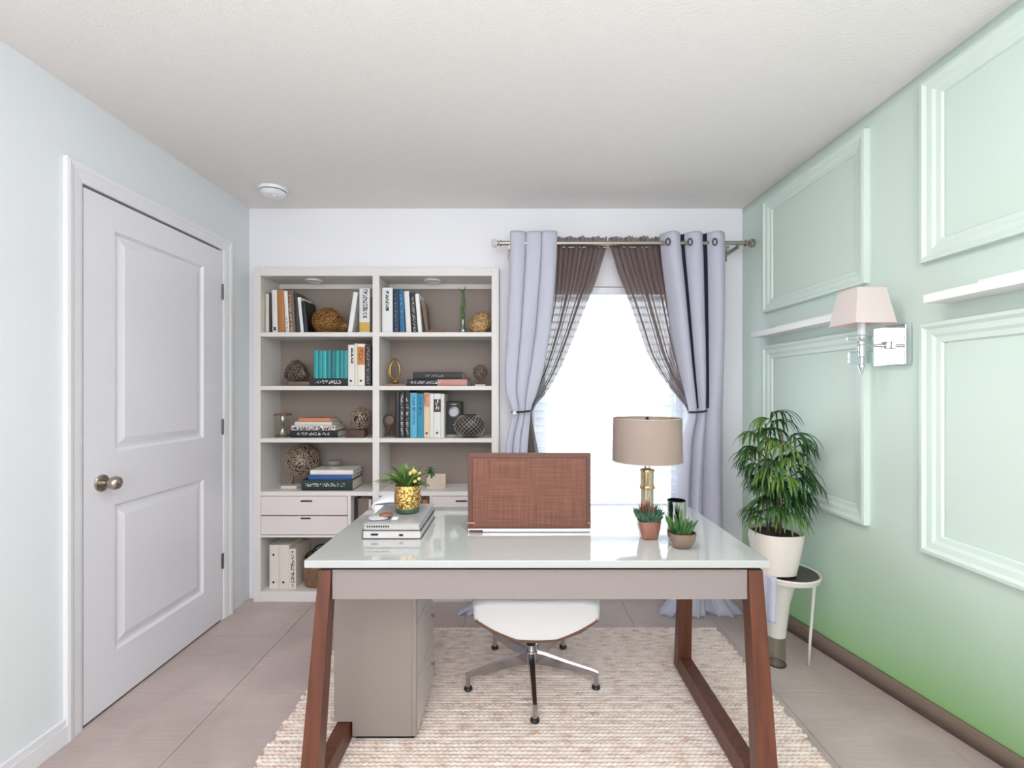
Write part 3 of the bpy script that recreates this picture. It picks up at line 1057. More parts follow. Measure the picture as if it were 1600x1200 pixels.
# -- right bay, second shelf
ys = 2.90
zz_ = SZ[1] + .0008
for lb, ua, ub, tt, cm, dd in (
    ('dark book with a pink panel at the bottom of the two-book stack', 636, 731, .040, print_mat('sp_k1', (30, 29, 40), (190, 185, 190), .06, .55, .3, .7, .006, .3, patch=((196, 140, 132), .50, .99)), .17),
    ('black book lying on top of the pink-panelled book', 645, 722, .043, print_mat('sp_k2', (32, 31, 33), (120, 118, 118), .25, .65, .35, .65, .006, .35), .16)):
    book(lb, X(ua, ys), zz_, ys, tt, X(ub, ys) - X(ua, ys), dd, cm, lying=True)
    zz_ += tt + .0008
book('thin brown book under the gold loop sculpture', X(600, 2.9), SZ[1] + .0008, 2.90, .012, X(634, 2.9) - X(600, 2.9), .13, cover((138, 110, 92)), lying=True)
# -- right bay, third shelf
row(617.5, SZ[2], 2.88, [
    ('black book with no lettering, first in the third right row', 6.5, 612, 0, cover((30, 29, 31)), .16),
    ('black book with white lettering next to the plain black one', 8, 612, 0, print_mat('sp_k3', (31, 31, 36), (200, 198, 200), .05, .95, .3, .7, .005, .35), .16),
    ('black book with scattered white lettering beside the light blue one', 8.5, 611, 0, print_mat('sp_k4', (29, 29, 31), (190, 186, 182), .05, .85, .3, .7, .005, .28), .16),
    ('light blue book with dark lettering in the third right row', 10.5, 614, 0, print_mat('sp_c1', (88, 172, 204), (34, 90, 140), .3, .95, .35, .75, .006, .5), .17),
    ('teal blue book beside the peach binder', 10.5, 615, 0, print_mat('sp_c2', (40, 136, 166), (20, 74, 110), .5, .95, .35, .7, .006, .45), .17),
    ('peach cream binder in the third right row', 9.2, 614, 0, print_mat('sp_c3', (224, 196, 168), (170, 104, 76), .7, .98, .1, .9, .005, .45, patch=((212, 158, 128), .68, .99)), .17, {'name': 'binder', 'ring': [.1]}),
    ('plain white book between the peach and labelled binders', 6, 615, 0, cover((226, 222, 214)), .17),
    ('white binder with a black label and a finger ring', 10.8, 615, 0, print_mat('sp_c4', (222, 222, 222), (225, 225, 225), .6, .86, .25, .75, .007, .4, patch=((44, 42, 44), .58, .87)), .17, {'name': 'binder', 'ring': [.11]}),
    ('slim white book at the right end of the third right row', 5.6, 615.5, 0, cover((218, 212, 206)), .17)])

# ---------------------------------------------------------------- ornaments in the bookcase
M_bronze = mat('aged_bronze', (120, 98, 80), .4, .6, var=.25, vscale=40)
M_antsilver = mat('pale_bronze_wire', (186, 168, 150), .35, .7, var=.2, vscale=50)
M_goldrough = mat('rough_gold_brown', (150, 104, 56), .42, .55, var=.45, vscale=55, bump=.5, bscale=90)
M_darkwood = mat('dark_walnut', (82, 58, 46), .5, var=.18, vscale=9, stretch=(1, 8, 8))
M_darkin = mat('dark_core', (46, 37, 32), .85)

def lattice(r, sub, thick, jit, seed, squash=(1, 1, 1)):
    b = new()
    bmesh.ops.create_icosphere(b, subdivisions=sub, radius=r)
    rnd = random.Random(seed)
    for v in b.verts:
        v.co += Vector((rnd.uniform(-1, 1), rnd.uniform(-1, 1), rnd.uniform(-1, 1))) * jit
        v.co = Vector((v.co.x * squash[0], v.co.y * squash[1], v.co.z * squash[2]))
    bmesh.ops.dissolve_degenerate(b, dist=1e-5, edges=b.edges)
    es = list(b.edges)
    if jit > 0:       # drop some struts so that the cells come out uneven
        kill = [e for e in es if rnd.random() < .10]
        bmesh.ops.dissolve_edges(b, edges=kill, use_verts=False)
    bmesh.ops.wireframe(b, faces=list(b.faces), thickness=thick, offset=0, use_replace=True, use_boundary=True, use_even_offset=True)
    return b

def ball(r, n=3, squash=(1, 1, 1), bumpy=0, seed=0, fq=20.):
    b = new()
    bmesh.ops.create_icosphere(b, subdivisions=n, radius=r)
    for v in b.verts:
        k = 1 + bumpy * noise.noise(v.co * fq + Vector((seed, seed, seed)))
        v.co = Vector((v.co.x * squash[0] * k, v.co.y * squash[1] * k, v.co.z * squash[2] * k))
    return b

# rough gold ball, top left
yy = 2.95; r = 24 * yy / F * .91; cx = X(512, yy)
t = thing('textured_ball', 'rough gold filigree ball ornament on the top left shelf', 'ornament', (cx, yy, SZ[0]))
M_goldwire = mat('antique_gold_wire', (168, 124, 72), .35, .7, var=.45, vscale=70)
def put_ball(b):
    for v in b.verts: v.co.z = max(v.co.z, -r * .93)
    b.transform(Matrix.Translation((cx, yy, SZ[0] + r * .93 + .001)))
    return b
obj('filigree', put_ball(lattice(r, 4, .0027, .0055, 3, (1.06, .75, .95))), M_goldwire, t, smooth=True)
obj('core', put_ball(ball(r * .90, 4, (1.06, .75, .95), .1, 3, 60)), mat('dark_gold_core', (92, 62, 32), .6), t, smooth=True)
bt = lattice(r * .34, 3, .0022, .004, 4, (1.2, .5, .9)); bt.transform(Matrix.Translation((r * 1.05, 0, -r * .36)))
obj('tail', put_ball(bt), M_goldwire, t, smooth=True)
# dark carved geode, second left shelf: stands on the flat brown book
yy = 2.965; cx = X(463, yy); r = 17.5 * yy / F
zz = SZ[1] + .0275
t = thing('carved_geode', 'dark bronze pierced geode ornament on the second left shelf', 'ornament', (cx, yy, zz))
def geode(b):
    for v in b.verts:
        if v.co.z > 0: v.co.x *= 1 - .45 * (v.co.z / r); v.co.z *= 1.15
        else: v.co.x *= 1.06
        v.co.z = max(v.co.z, -r * .85)
    b.transform(Matrix.Translation((cx, yy, zz + r * .85 + .001)))
    return b
obj('lattice', geode(lattice(r, 3, .0034, .006, 5, (1.05, .6, .95))), mat('pewter_wire', (148, 132, 118), .35, .7), t, smooth=True)
obj('core', geode(ball(r * .9, 3, (1.05, .6, .95))), mat('geode_core', (58, 48, 42), .7), t, smooth=True)
# glass and bronze hourglass frame, third left shelf
yy = 2.945; cx = X(442, yy); zz = SZ[2] + .0006
t = thing('hourglass', 'small bronze and glass hourglass at the left of the third shelf', 'ornament', (cx, yy, zz))
hw, hh = 9.5 * yy / F, .142
for z0 in (zz, zz + hh - .012):
    obj('end_cap', box(cx - hw, cx + hw, yy - hw, yy + hw, z0, z0 + .012, .002, 1), M_bronze, t)
for a, c in ((-1, -1), (1, -1), (1, 1), (-1, 1)):
    obj('post', tube([(cx + a * hw * .82, yy + c * hw * .82, zz + .012), (cx + a * hw * .82, yy + c * hw * .82, zz + hh - .012)], .0035, 8), M_bronze, t, smooth=40)
obj('bulb', lathe([(.018, zz + .012), (.022, zz + .035), (.016, zz + .058), (.004, zz + .071), (.016, zz + .084), (.022, zz + .107), (.018, zz + .13)], 20, cx, yy), M_clear, t, smooth=60)
obj('sand', lathe([(.016, zz + .0125), (.019, zz + .03), (.006, zz + .045), (0, zz + .046)], 20, cx, yy), mat('pale_sand', (206, 190, 172), .9), t, smooth=60)
# lattice ball on a walnut block, third left shelf
yy = 2.93; cx = X(563, yy); r = 15.5 * yy / F; zz = SZ[2] + .0006
t = thing('sphere_sculpture', 'pierced bronze ball on a dark wooden block, third left shelf', 'ornament', (cx, yy, zz))
bx_a, bx_b = X(543.5, yy), X(572, yy)
obj('block', box(bx_a, bx_b, yy - .035, yy + .035, zz, zz + .045, .002, 1), M_darkwood, t)
cb = Vector((cx, yy, zz + .045 + r * 1.12))
b = lattice(r, 3, .0042, .0045, 9, (.98, .98, 1.15)); b.transform(Matrix.Translation(cb))
obj('lattice', b, M_antsilver, t, smooth=True)
b = ball(r * .86, 3, (.98, .98, 1.15)); b.transform(Matrix.Translation(cb))
obj('core', b, M_darkin, t, smooth=True)
# wire globe on a stand, fourth left shelf
yy = 2.97; cx = X(472.5, yy); r = 24.5 * yy / F; zz = SZ[3]
t = thing('wire_globe', 'large bronze openwork globe on a thin stand, fourth left shelf', 'ornament', (X(456, yy), yy, zz))
cb = Vector((cx, yy, Z(720, yy)))
b = lattice(r, 4, .0031, .0045, 21); b.transform(Matrix.Translation(cb))
obj('lattice', b, M_antsilver, t, smooth=True)
b = ball(r * .9, 4); b.transform(Matrix.Translation(cb))
obj('core', b, M_darkin, t, smooth=True)
b = tube([tuple(cb + Vector((r * 1.03 * math.sin(a), 0, -r * 1.03 * math.cos(a)))) for a in [R(-35 + 190 * k / 24) for k in range(25)]], .0035, 8)
obj('meridian_ring', b, M_bronze, t, smooth=True)
sx_ = cb.x - r * .60
obj('stem', tube([(sx_, yy, zz + .018), (sx_, yy, cb.z - r * .84)], .005, 10), M_bronze, t, smooth=True)
obj('base', box(X(446, yy), X(471, yy) - .004, yy - .06, yy + .045, zz + .0005, zz + .019, .003, 2), mat('pale_stone_base', (222, 206, 200), .5), t)
# grey stone bowl on the stack, fourth left shelf
yy = 2.94; cx = X(522, yy); r = 10.5 * yy / F
t = thing('stone_bowl', 'small grey stone bowl on top of the book stack beside the globe', 'bowl', (cx, yy, z_stack4))
obj('foot', lathe([(.022, z_stack4 + .0005), (.026, z_stack4 + .008), (.018, z_stack4 + .012)], 28, cx, yy), mat('pale_stone', (196, 188, 184), .6), t, smooth=40)
obj('bowl', lathe([(.012, z_stack4 + .012), (r * .8, z_stack4 + .022), (r, z_stack4 + .036), (r * .97, z_stack4 + .046), (r * .9, z_stack4 + .046), (r * .6, z_stack4 + .04), (0, z_stack4 + .038)], 32, cx, yy), mat('grey_stone', (132, 126, 124), .4, var=.12, vscale=30), t, smooth=50)
# woven basket, bottom left
yy = 2.965; cx = X(499, yy); zz = ZB
t = thing('woven_basket', 'round brown woven basket on the bottom shelf of the bookcase', 'basket', (cx, yy, zz))
rr = 25 * yy / F * .92
b = new()
ns, nt = 96, 14
def wv(s, q):
    a = 2 * PI * s
    ro = rr * (.86 + .14 * math.sin(PI * min(1, q * .9 + .05))) + .0035 * math.sin(a * 24 + PI * (int(q * nt) % 2))
    return (cx + ro * math.cos(a), yy + ro * math.sin(a), zz + .002 + q * .165)
obj('weave', grid(wv, ns * 2, nt), mat('brown_wicker', (122, 92, 70), .75, var=.3, vscale=60), t, smooth=False)
obj('rim', tube([(cx + rr * .92 * math.cos(2 * PI * k / 40), yy + rr * .92 * math.sin(2 * PI * k / 40), zz + .168) for k in range(40)], .006, 8, close=True), mat('brown_wicker', (122, 92, 70)), t, smooth=True)
obj('basket_floor', lathe([(rr * .86, zz + .001), (rr * .86, zz + .005)], 40, cx, yy), mat('brown_wicker', (122, 92, 70)), t)
for dy in (-.055, .055):
    obj('handle', tube([(cx + .066 * math.cos(a), yy + dy, zz + .165 + .058 * math.sin(a)) for a in [PI * k / 16 for k in range(17)]], .005, 8), M_black, t, smooth=True)

# wooden bookend, top right shelf
yy = 2.90; zz = SZ[0]
xa, xb = X(665, yy), X(695, yy)
t = thing('wooden_bookend', 'brown curved wooden bookend holding the top right row of books', 'bookend', (xa, yy, zz))
b = new()
pr = [(xa, zz + .012), (xa - .010, zz + .08), (xa - .020, zz + .14), (xa - .030, zz + .185), (xa - .033, zz + .20), (xa - .024, zz + .207), (xa - .008, zz + .192), (xa + .002, zz + .16), (xa + .008, zz + .09), (xa + .016, zz + .012)]
vf = [b.verts.new((p[0], yy - .0, p[1])) for p in pr]
vb = [b.verts.new((p[0], yy + .10, p[1])) for p in pr]
b.faces.new(vf); b.faces.new(list(reversed(vb)))
for i in range(len(pr)):
    j = (i + 1) % len(pr)
    b.faces.new((vf[i], vf[j], vb[j], vb[i]))
obj('upright', b, mat('brown_leather_wood', (116, 88, 74), .45, var=.15, vscale=10), t, smooth=40)
obj('foot', box(xa, xb, yy, yy + .10, zz + .0005, zz + .012, .002, 1), mat('brown_leather_wood', (116, 88, 74)), t)
obj('foot_rail', box(xa + .02, xb, yy + .0, yy + .008, zz + .012, zz + .024, .002, 1), mat('brown_leather_wood', (116, 88, 74)), t)
# bamboo in a glass vase
yy = 2.94; cx = X(723.5, yy); zz = SZ[0]
M_bamboo = mat('bamboo_green', (74, 112, 62), .45, var=.2, vscale=30)
t = thing('lucky_bamboo', 'twisted green bamboo in a small glass vase, top right shelf', 'plant', (cx, yy, zz))
obj('vase', lathe([(.020, zz + .0005), (.024, zz + .012), (.023, zz + .03), (.014, zz + .05), (.012, zz + .085), (.015, zz + .092)], 24, cx, yy), M_clear, t, smooth=50)
obj('pebbles', ball(.018, 3, (1.1, 1.1, .55), .2, 4, 60).__class__ and (lambda b: (b.transform(Matrix.Translation((cx, yy, zz + .016))), b)[1])(ball(.018, 3, (1.1, 1.1, .55), .2, 4, 60)), mat('dark_pebbles', (92, 78, 74), .5, var=.3, vscale=80), t, smooth=True)
for k, (ph, hgt) in enumerate(((0, .25), (2.2, .27), (4.1, .215))):
    pts = []
    for i in range(22):
        q = i / 21
        rad = .004 + .012 * math.sin(PI * min(1, q * 1.15)) * (1 if k == 1 else .5)
        pts.append((cx + rad * math.cos(ph + 6 * q), yy + rad * math.sin(ph + 6 * q), zz + .03 + q * hgt * .92))
    obj('stalk', tube(pts, .0062 if k == 0 else .0046, 8), M_bamboo, t, smooth=True)
def blade(p0, d, L_, w, droop, nseg=6, fold=.25, thick=False):
    """leaf strip from p0 along direction d, bending down; returns bmesh"""
    b = new()
    p = Vector(p0); d = Vector(d).normalized()
    prev = None
    for i in range(nseg + 1):
        q = i / nseg
        ww = w * (math.sin(PI * min(1, (q * .92 + .08))) ** .6) * (1 if q < .98 else .1)
        side = d.cross(Vector((0, 0, 1)))
        if side.length < 1e-3: side = Vector((1, 0, 0))
        side.normalize()
        nrm = side.cross(d).normalized()
        a = b.verts.new(p - side * ww / 2 + nrm * ww * fold)
        m_ = b.verts.new(p)
        c = b.verts.new(p + side * ww / 2 + nrm * ww * fold)
        if prev:
            b.faces.new((prev[0], prev[1], m_, a)); b.faces.new((prev[1], prev[2], c, m_))
        prev = (a, m_, c)
        p = p + d * (L_ / nseg)
        d = (d + Vector((0, 0, -droop / nseg))).normalized()
    return b
for k, (dx, L_) in enumerate(((-.5, .05), (.5, .055), (.2, .06), (-.9, .04))):
    obj('leaf', blade((cx + .004 * k - .006, yy, zz + .25), (dx, .1 * (k - 1), 1), L_, .010, .5), M_bamboo, t, smooth=True)
# golden brown geode
yy = 2.925; cx = X(749.5, yy); r = 17 * yy / F; zz = SZ[0]
b = ball(r, 5, (.98, .55, 1.06), .12, 12, 70)
for v in b.verts:
    v.co.x += v.co.z * .18
    v.co.z = max(v.co.z, -r * .95)
b.transform(Matrix.Translation((cx, yy, zz + r * .95 + .001)))
tag(obj('geode', b, mat('golden_geode', (136, 104, 66), .4, .3, col2=(196, 158, 110), vscale=70, bump=.6, bscale=110), loc=(cx, yy, zz), smooth=True), 'golden brown geode leaning beside the bamboo, top right shelf', 'ornament')
# gold loop sculpture
yy = 2.955; cx = X(616, yy); zz = SZ[1] + .0135
t = thing('loop_sculpture', 'gold twisted loop sculpture on the second right shelf', 'sculpture', (cx, yy, zz))
M_gold = mat('worn_gold', (176, 142, 92), .3, .85, var=.2, vscale=30)
for k in range(2):
    pts, rs = [], []
    for i in range(36):
        a = 2 * PI * i / 36
        lx = (.042 - .012 * k) * math.cos(a) * (1 - .18 * math.sin(a))
        lz = .088 + (.068 - .008 * k) * math.sin(a)
        yaw_ = R(-22 + 50 * k)
        pts.append((cx + lx * math.cos(yaw_) + .004 * k, yy + lx * math.sin(yaw_), zz + lz))
        rs.append(.0058 + .0022 * math.sin(a * 2 + 1.5 * k))
    obj('loop', tube(pts, rs, 10, close=True), M_gold, t, smooth=True)
obj('foot', ball(.018, 3, (1.3, 1, .7), .2, 2, 50).__class__ and (lambda b: (b.transform(Matrix.Translation((cx + .004, yy, zz + .0125))), b)[1])(ball(.018, 3, (1.3, 1, .7), .2, 2, 50)), M_gold, t, smooth=True)
# dark carved oval on a base
yy = 2.93; cx = X(750.5, yy); zz = SZ[1]
t = thing('oval_sculpture', 'dark pierced oval sculpture on a small base, second right shelf', 'sculpture', (cx, yy, zz))
obj('base', box(cx - .032, cx + .032, yy - .026, yy + .026, zz + .0005, zz + .010, .002, 1), mat('pale_stone_base', (222, 206, 200)), t)
obj('stem', tube([(cx - .012, yy, zz + .01), (cx - .008, yy, zz + .045)], .004, 8), M_bronze, t, smooth=True)
r = .044
cb = Vector((cx, yy, zz + .083))
b = lattice(r, 3, .0034, .003, 33, (.98, .55, 1.12)); b.transform(Matrix.Translation(cb) @ Matrix.Rotation(R(-10), 4, 'Y'))
obj('lattice', b, mat('pewter_wire', (148, 132, 118)), t, smooth=True)
b = ball(r * .86, 3, (.98, .55, 1.12)); b.transform(Matrix.Translation(cb) @ Matrix.Rotation(R(-10), 4, 'Y'))
obj('core', b, M_darkin, t, smooth=True)
# dark ring sculpture, third right shelf
yy = 2.915; cx = X(608.5, yy); zz = SZ[2]
t = thing('ring_sculpture', 'dark brown ring sculpture on a curled foot, third right shelf', 'sculpture', (cx, yy, zz))
cz_ = zz + .105; rr = 8.2 * yy / F
obj('ring', tube([(cx + rr * math.cos(2 * PI * k / 36), yy, cz_ + rr * 1.05 * math.sin(2 * PI * k / 36)) for k in range(36)], .0065, 10, close=True), M_darkwood, t, smooth=True)
obj('disc', (lambda b: (b.transform(Matrix.Translation((cx, yy + .004, cz_)) @ Matrix.Rotation(R(90), 4, 'X')), b)[1])(lathe([(rr * .95, -.002), (rr * .95, .002)], 32)), mat('smoky_disc', (104, 84, 74), .35), t)
obj('stem', tube([(cx, yy, cz_ - rr), (cx - .004, yy, zz + .045), (cx - .008, yy, zz + .03)], [.008, .010, .007], 10), M_darkwood, t, smooth=True)
for s in (-1, 1):
    obj('foot', tube([(cx - .006, yy, zz + .036), (cx + s * .014, yy - .004, zz + .032), (cx + s * .024 - .004, yy - .008, zz + .018), (cx + s * .020, yy - .01, zz + .005)], [.007, .006, .0055, .005], 8), M_darkwood, t, smooth=True)
# black box with a round emblem, third right shelf
yy = 2.955; zz = SZ[2]
xa, xb = X(697.5, yy), X(721, yy)
t = thing('speaker_box', 'black boxed speaker with a round disc behind the black lattice ball', 'speaker', ((xa + xb) / 2, yy + .04, zz))
hb = Z(627.5, yy) - zz
obj('body', box(xa, xb, yy, yy + .09, zz + .012, zz + hb, .002, 1), mat('black_matt_card', (36, 34, 35), .55), t)
obj('base', box(xa, xb, yy - .004, yy + .09, zz + .0005, zz + .012, .001, 1), mat('grey_card', (176, 170, 168), .6), t)
ec = Vector(((xa + xb) / 2, yy, zz + hb * .70))
b = lathe([(.030, 0), (.034, .003), (.034, .006), (.028, .008), (.026, .005), (.012, .004), (0, .006)], 36)
b.transform(Matrix.Translation(ec) @ Matrix.Rotation(R(90), 4, 'X'))
obj('disc', b, mat('grey_disc', (150, 148, 156), .3, .4), t, smooth=30)
obj('lettering', box(ec.x - .016, ec.x + .016, yy - .001, yy, zz + hb * .91, zz + hb * .935), mat('pale_print', (190, 186, 184), .6), t)
obj('lettering', box(ec.x - .006, ec.x + .006, yy - .001, yy, zz + hb * .33, zz + hb * .36), mat('pale_print', (190, 186, 184)), t)
# black lattice ball
yy = 2.885 + .0; cx = X(734, yy); zz = SZ[2]
rx, rz = 24.5 * yy / F, 19.5 * yy / F
t = thing('lattice_ball', 'squat black diamond-lattice ball, third right shelf', 'ornament', (cx, yy, zz))
M_blk = mat('black_metal', (44, 42, 44), .35, .6)
M_sil = mat('silver_wire', (186, 176, 166), .3, .8)
def sph(a, h, k=1.0): return (cx + rx * k * math.cos(h) * math.sin(a), yy + .0 - .050 * k * math.cos(h) * math.cos(a), zz + rz * .93 + rz * k * math.sin(h))
b = ball(1.0, 4)
for v in b.verts: v.co = Vector((cx + rx * .95 * v.co.x, yy + .048 * v.co.y, max(zz + .001, zz + rz * .93 + rz * .95 * v.co.z)))
obj('body', b, M_blk, t, smooth=True)
b = new()
for k in range(20):
    for sgn in (-1, 1):
        pts = []
        for i in range(15):
            h = R(-62 + 124 * i / 14)
            a = 2 * PI * k / 20 + sgn * h * .85
            p = sph(a, h, 1.0)
            pts.append((p[0], p[1], max(p[2], zz + .002)))
        tube(pts, .0013, 5, bm=b)
obj('wire_lattice', b, M_sil, t, smooth=True)
b = new()
for h in (R(64), R(-60)):
    tube([sph(2 * PI * k / 36, h, 1.0) for k in range(36)], .003, 6, close=True, bm=b)
obj('rim', b, M_blk, t, smooth=True)
# cream card, fourth right shelf
yy = 2.93; zz = SZ[3]
xa, xb = X(667, yy), X(696, yy)
t = thing('photo_card', 'plain cream card in a thin frame on the fourth right shelf', 'picture frame', ((xa + xb) / 2, yy, zz))
hb = .088
obj('frame', box(xa, xb, yy, yy + .008, zz + .0005, zz + hb, .001, 1), mat('cream_frame', (222, 208, 192), .5), t)
obj('card', box(xa + .004, xb - .004, yy - .001, yy, zz + .005, zz + hb - .004), mat('cream_card', (206, 188, 172), .7), t)
obj('strut', hexa([(xa + .03, yy + .008, zz + .001), (xb - .03, yy + .008, zz + .001), (xb - .03, yy + .05, zz + .001), (xa + .03, yy + .05, zz + .001),
                  (xa + .04, yy + .008, zz + .07), (xb - .04, yy + .008, zz + .07), (xb - .04, yy + .010, zz + .07), (xa + .04, yy + .010, zz + .07)]), mat('cream_frame', (222, 208, 192)), t)

# ---------------------------------------------------------------- rug
RX0, RX1, RY0, RY1 = -.885, 1.055, .75, 2.52
pitch = .0168
b = new()
rnd = random.Random(3)
nr = int((RY1 - RY0) / pitch)
nseg = 380
verts, faces = [], []
for k in range(nr):
    y = RY1 - (k + .5) * pitch
    e0, e1 = rnd.uniform(-.011, .009), rnd.uniform(-.009, .011)
    ph = rnd.uniform(0, 6.28)
    wob = rnd.uniform(-1, 1) * .0012
    base = len(verts)
    x0_, x1_ = RX0 + e0, RX1 + e1
    hk = rnd.uniform(.0095, .0125)
    for i in range(nseg + 1):
        q = i / nseg
        x = x0_ + (x1_ - x0_) * q
        edge = min(1., min(q, 1 - q) * (x1_ - x0_) / .012)
        rd = math.sqrt(max(.02, 1 - (1 - edge) ** 2))
        tw = math.sin(x * 2 * PI / .021 + ph + (PI if k % 2 else 0))
        cy = y + .0014 * math.sin(x * 7 + ph) + wob
        hw_ = pitch * .53 * rd * (1 + .06 * tw)
        hz = hk * (.35 + .65 * rd) * (1 + .17 * tw)
        for dy, hh_ in ((-1, .08), (-.72, .72), (0, 1.0), (.72, .72), (1, .08)):
            verts.append((x, cy + dy * hw_ + .0024 * tw * (1 - abs(dy)), hz * hh_ + (.0008 if abs(dy) == 1 else 0)))
    for i in range(nseg):
        for j in range(4):
            a = base + i * 5 + j
            faces.append((a, a + 5, a + 6, a + 1))
me = bpy.data.meshes.new('woven_rug')
me.from_pydata([(v[0] - .085, v[1] - 1.6, v[2]) for v in verts], [], faces)
me.polygons.foreach_set('use_smooth', [True] * len(me.polygons))
def rug_mat():
    m = bpy.data.materials.new('cream_jute_braid')
    m.use_nodes = True
    N, L = m.node_tree.nodes, m.node_tree.links
    bb = N['Principled BSDF']
    bb.inputs['Roughness'].default_value = .95
    bb.inputs['Specular IOR Level'].default_value = .1
    tc = N.new('ShaderNodeTexCoord')
    mp = N.new('ShaderNodeMapping'); mp.inputs['Scale'].default_value = (16, 58, 1)
    L.new(tc.outputs['Object'], mp.inputs[0])
    n = N.new('ShaderNodeTexNoise'); n.inputs['Scale'].default_value = 1.0; n.inputs['Detail'].default_value = 4
    L.new(mp.outputs[0], n.inputs['Vector'])
    r = N.new('ShaderNodeValToRGB')
    e = r.color_ramp.elements
    e[0].position, e[0].color = .30, lin((205, 174, 161))
    e[1].position, e[1].color = .62, lin((243, 230, 221))
    k = e.new(.46); k.color = lin((233, 213, 202))
    L.new(n.outputs[0], r.inputs[0])
    n2 = N.new('ShaderNodeTexNoise'); n2.inputs['Scale'].default_value = 160
    L.new(tc.outputs['Object'], n2.inputs['Vector'])
    bp = N.new('ShaderNodeBump'); bp.inputs['Strength'].default_value = .5; bp.inputs['Distance'].default_value = .003
    L.new(n2.outputs[0], bp.inputs['Height'])
    L.new(bp.outputs[0], bb.inputs['Normal'])
    L.new(r.outputs[0], bb.inputs['Base Color'])
    return m
me.materials.append(rug_mat())
rug = bpy.data.objects.new('woven_rug', me)
rug.location = (.085, 1.6, .0006)
C.objects.link(rug)
tag(rug, 'cream and pink braided jute rug under the desk', 'rug')
RT = .0156           # top of the rug

# ---------------------------------------------------------------- desk
DT = .75
M_lacq = mat('white_lacquer_top', (186, 189, 187), .06, coat=.6, spec=.6)
M_apron = mat('greige_lacquer', (148, 138, 136), .4, var=.008, vscale=4)
M_pedw = mat('greige_lacquer_panel', (148, 138, 132), .4, var=.01, vscale=3)
def wood_mat():
    m = bpy.data.materials.new('red_brown_walnut')
    m.use_nodes = True
    N, L = m.node_tree.nodes, m.node_tree.links
    bb = N['Principled BSDF']
    bb.inputs['Roughness'].default_value = .36
    tc = N.new('ShaderNodeTexCoord')
    mp = N.new('ShaderNodeMapping'); mp.inputs['Scale'].default_value = (38, 38, 2.2)
    L.new(tc.outputs['Object'], mp.inputs[0])
    n = N.new('ShaderNodeTexNoise'); n.inputs['Scale'].default_value = 1.0; n.inputs['Detail'].default_value = 6; n.inputs['Distortion'].default_value = .5
    L.new(mp.outputs[0], n.inputs['Vector'])
    r = N.new('ShaderNodeValToRGB')
    r.color_ramp.elements[0].position = .3; r.color_ramp.elements[0].color = lin((84, 46, 34))
    r.color_ramp.elements[1].position = .75; r.color_ramp.elements[1].color = lin((112, 64, 46))
    L.new(n.outputs[0], r.inputs[0])
    L.new(r.outputs[0], bb.inputs['Base Color'])
    return m
M_walnut = wood_mat()
dx0, dx1, dy0, dy1 = X(475, 1.445), X(1203, 1.445), 1.445, 2.11
desk = thing('writing_desk', 'glossy white writing desk with red-brown wooden trapezoid legs', 'desk', ((dx0 + dx1) / 2, (dy0 + dy1) / 2, RT))
obj('desk_top', box(dx0, dx1, dy0, dy1, DT - .023, DT, .002, 2), M_lacq, desk)
az0, az1 = .622, DT - .0355
ax0, ax1 = -.572, .712
obj('apron', box(ax0, ax1, 1.468, 1.488, az0, az1, .001, 1), M_apron, desk)
obj('apron', box(ax0, ax1, 2.055, 2.075, az0, az1, .001, 1), M_apron, desk)
obj('apron', box(ax0, ax0 + .018, 1.488, 2.055, az0, az1, .001, 1), M_apron, desk)
obj('apron', box(ax1 - .018, ax1, 1.488, 2.055, az0, az1, .001, 1), M_apron, desk)
obj('shadow_gap', box(ax0 - .03, ax1 + .035, 1.4655, 2.07, az1, DT - .023), M_dark, desk)
def leg(xt0, xt1, xb0, xb1, yt0, yt1, yb0, yb1, z0, z1):
    return hexa([(xb0, yb0, z0), (xb1, yb0, z0), (xb1, yb1, z0), (xb0, yb1, z0), (xt0, yt0, z1), (xt1, yt0, z1), (xt1, yt1, z1), (xt0, yt1, z1)], .002)
for side in (-1, 1):
    if side > 0:
        t0, t1, b0, b1 = .713, .757, .716, .778
    else:
        t0, t1, b0, b1 = -.612, -.573, -.650, -.594
    obj('leg', leg(t0, t1, b0, b1, 1.462, 1.512, 1.395, 1.452, RT, az1), M_walnut, desk)
    obj('leg', leg(t0, t1, b0, b1, 2.035, 2.080, 2.120, 2.175, RT, az1), M_walnut, desk)
    obj('stretcher', hexa([(b0, 1.45, RT), (b1, 1.45, RT), (b1, 2.122, RT), (b0, 2.122, RT), (b0 + .004, 1.456, RT + .062), (b1 - .004, 1.456, RT + .062), (b1 - .004, 2.116, RT + .062), (b0 + .004, 2.116, RT + .062)], .002), M_walnut, desk)
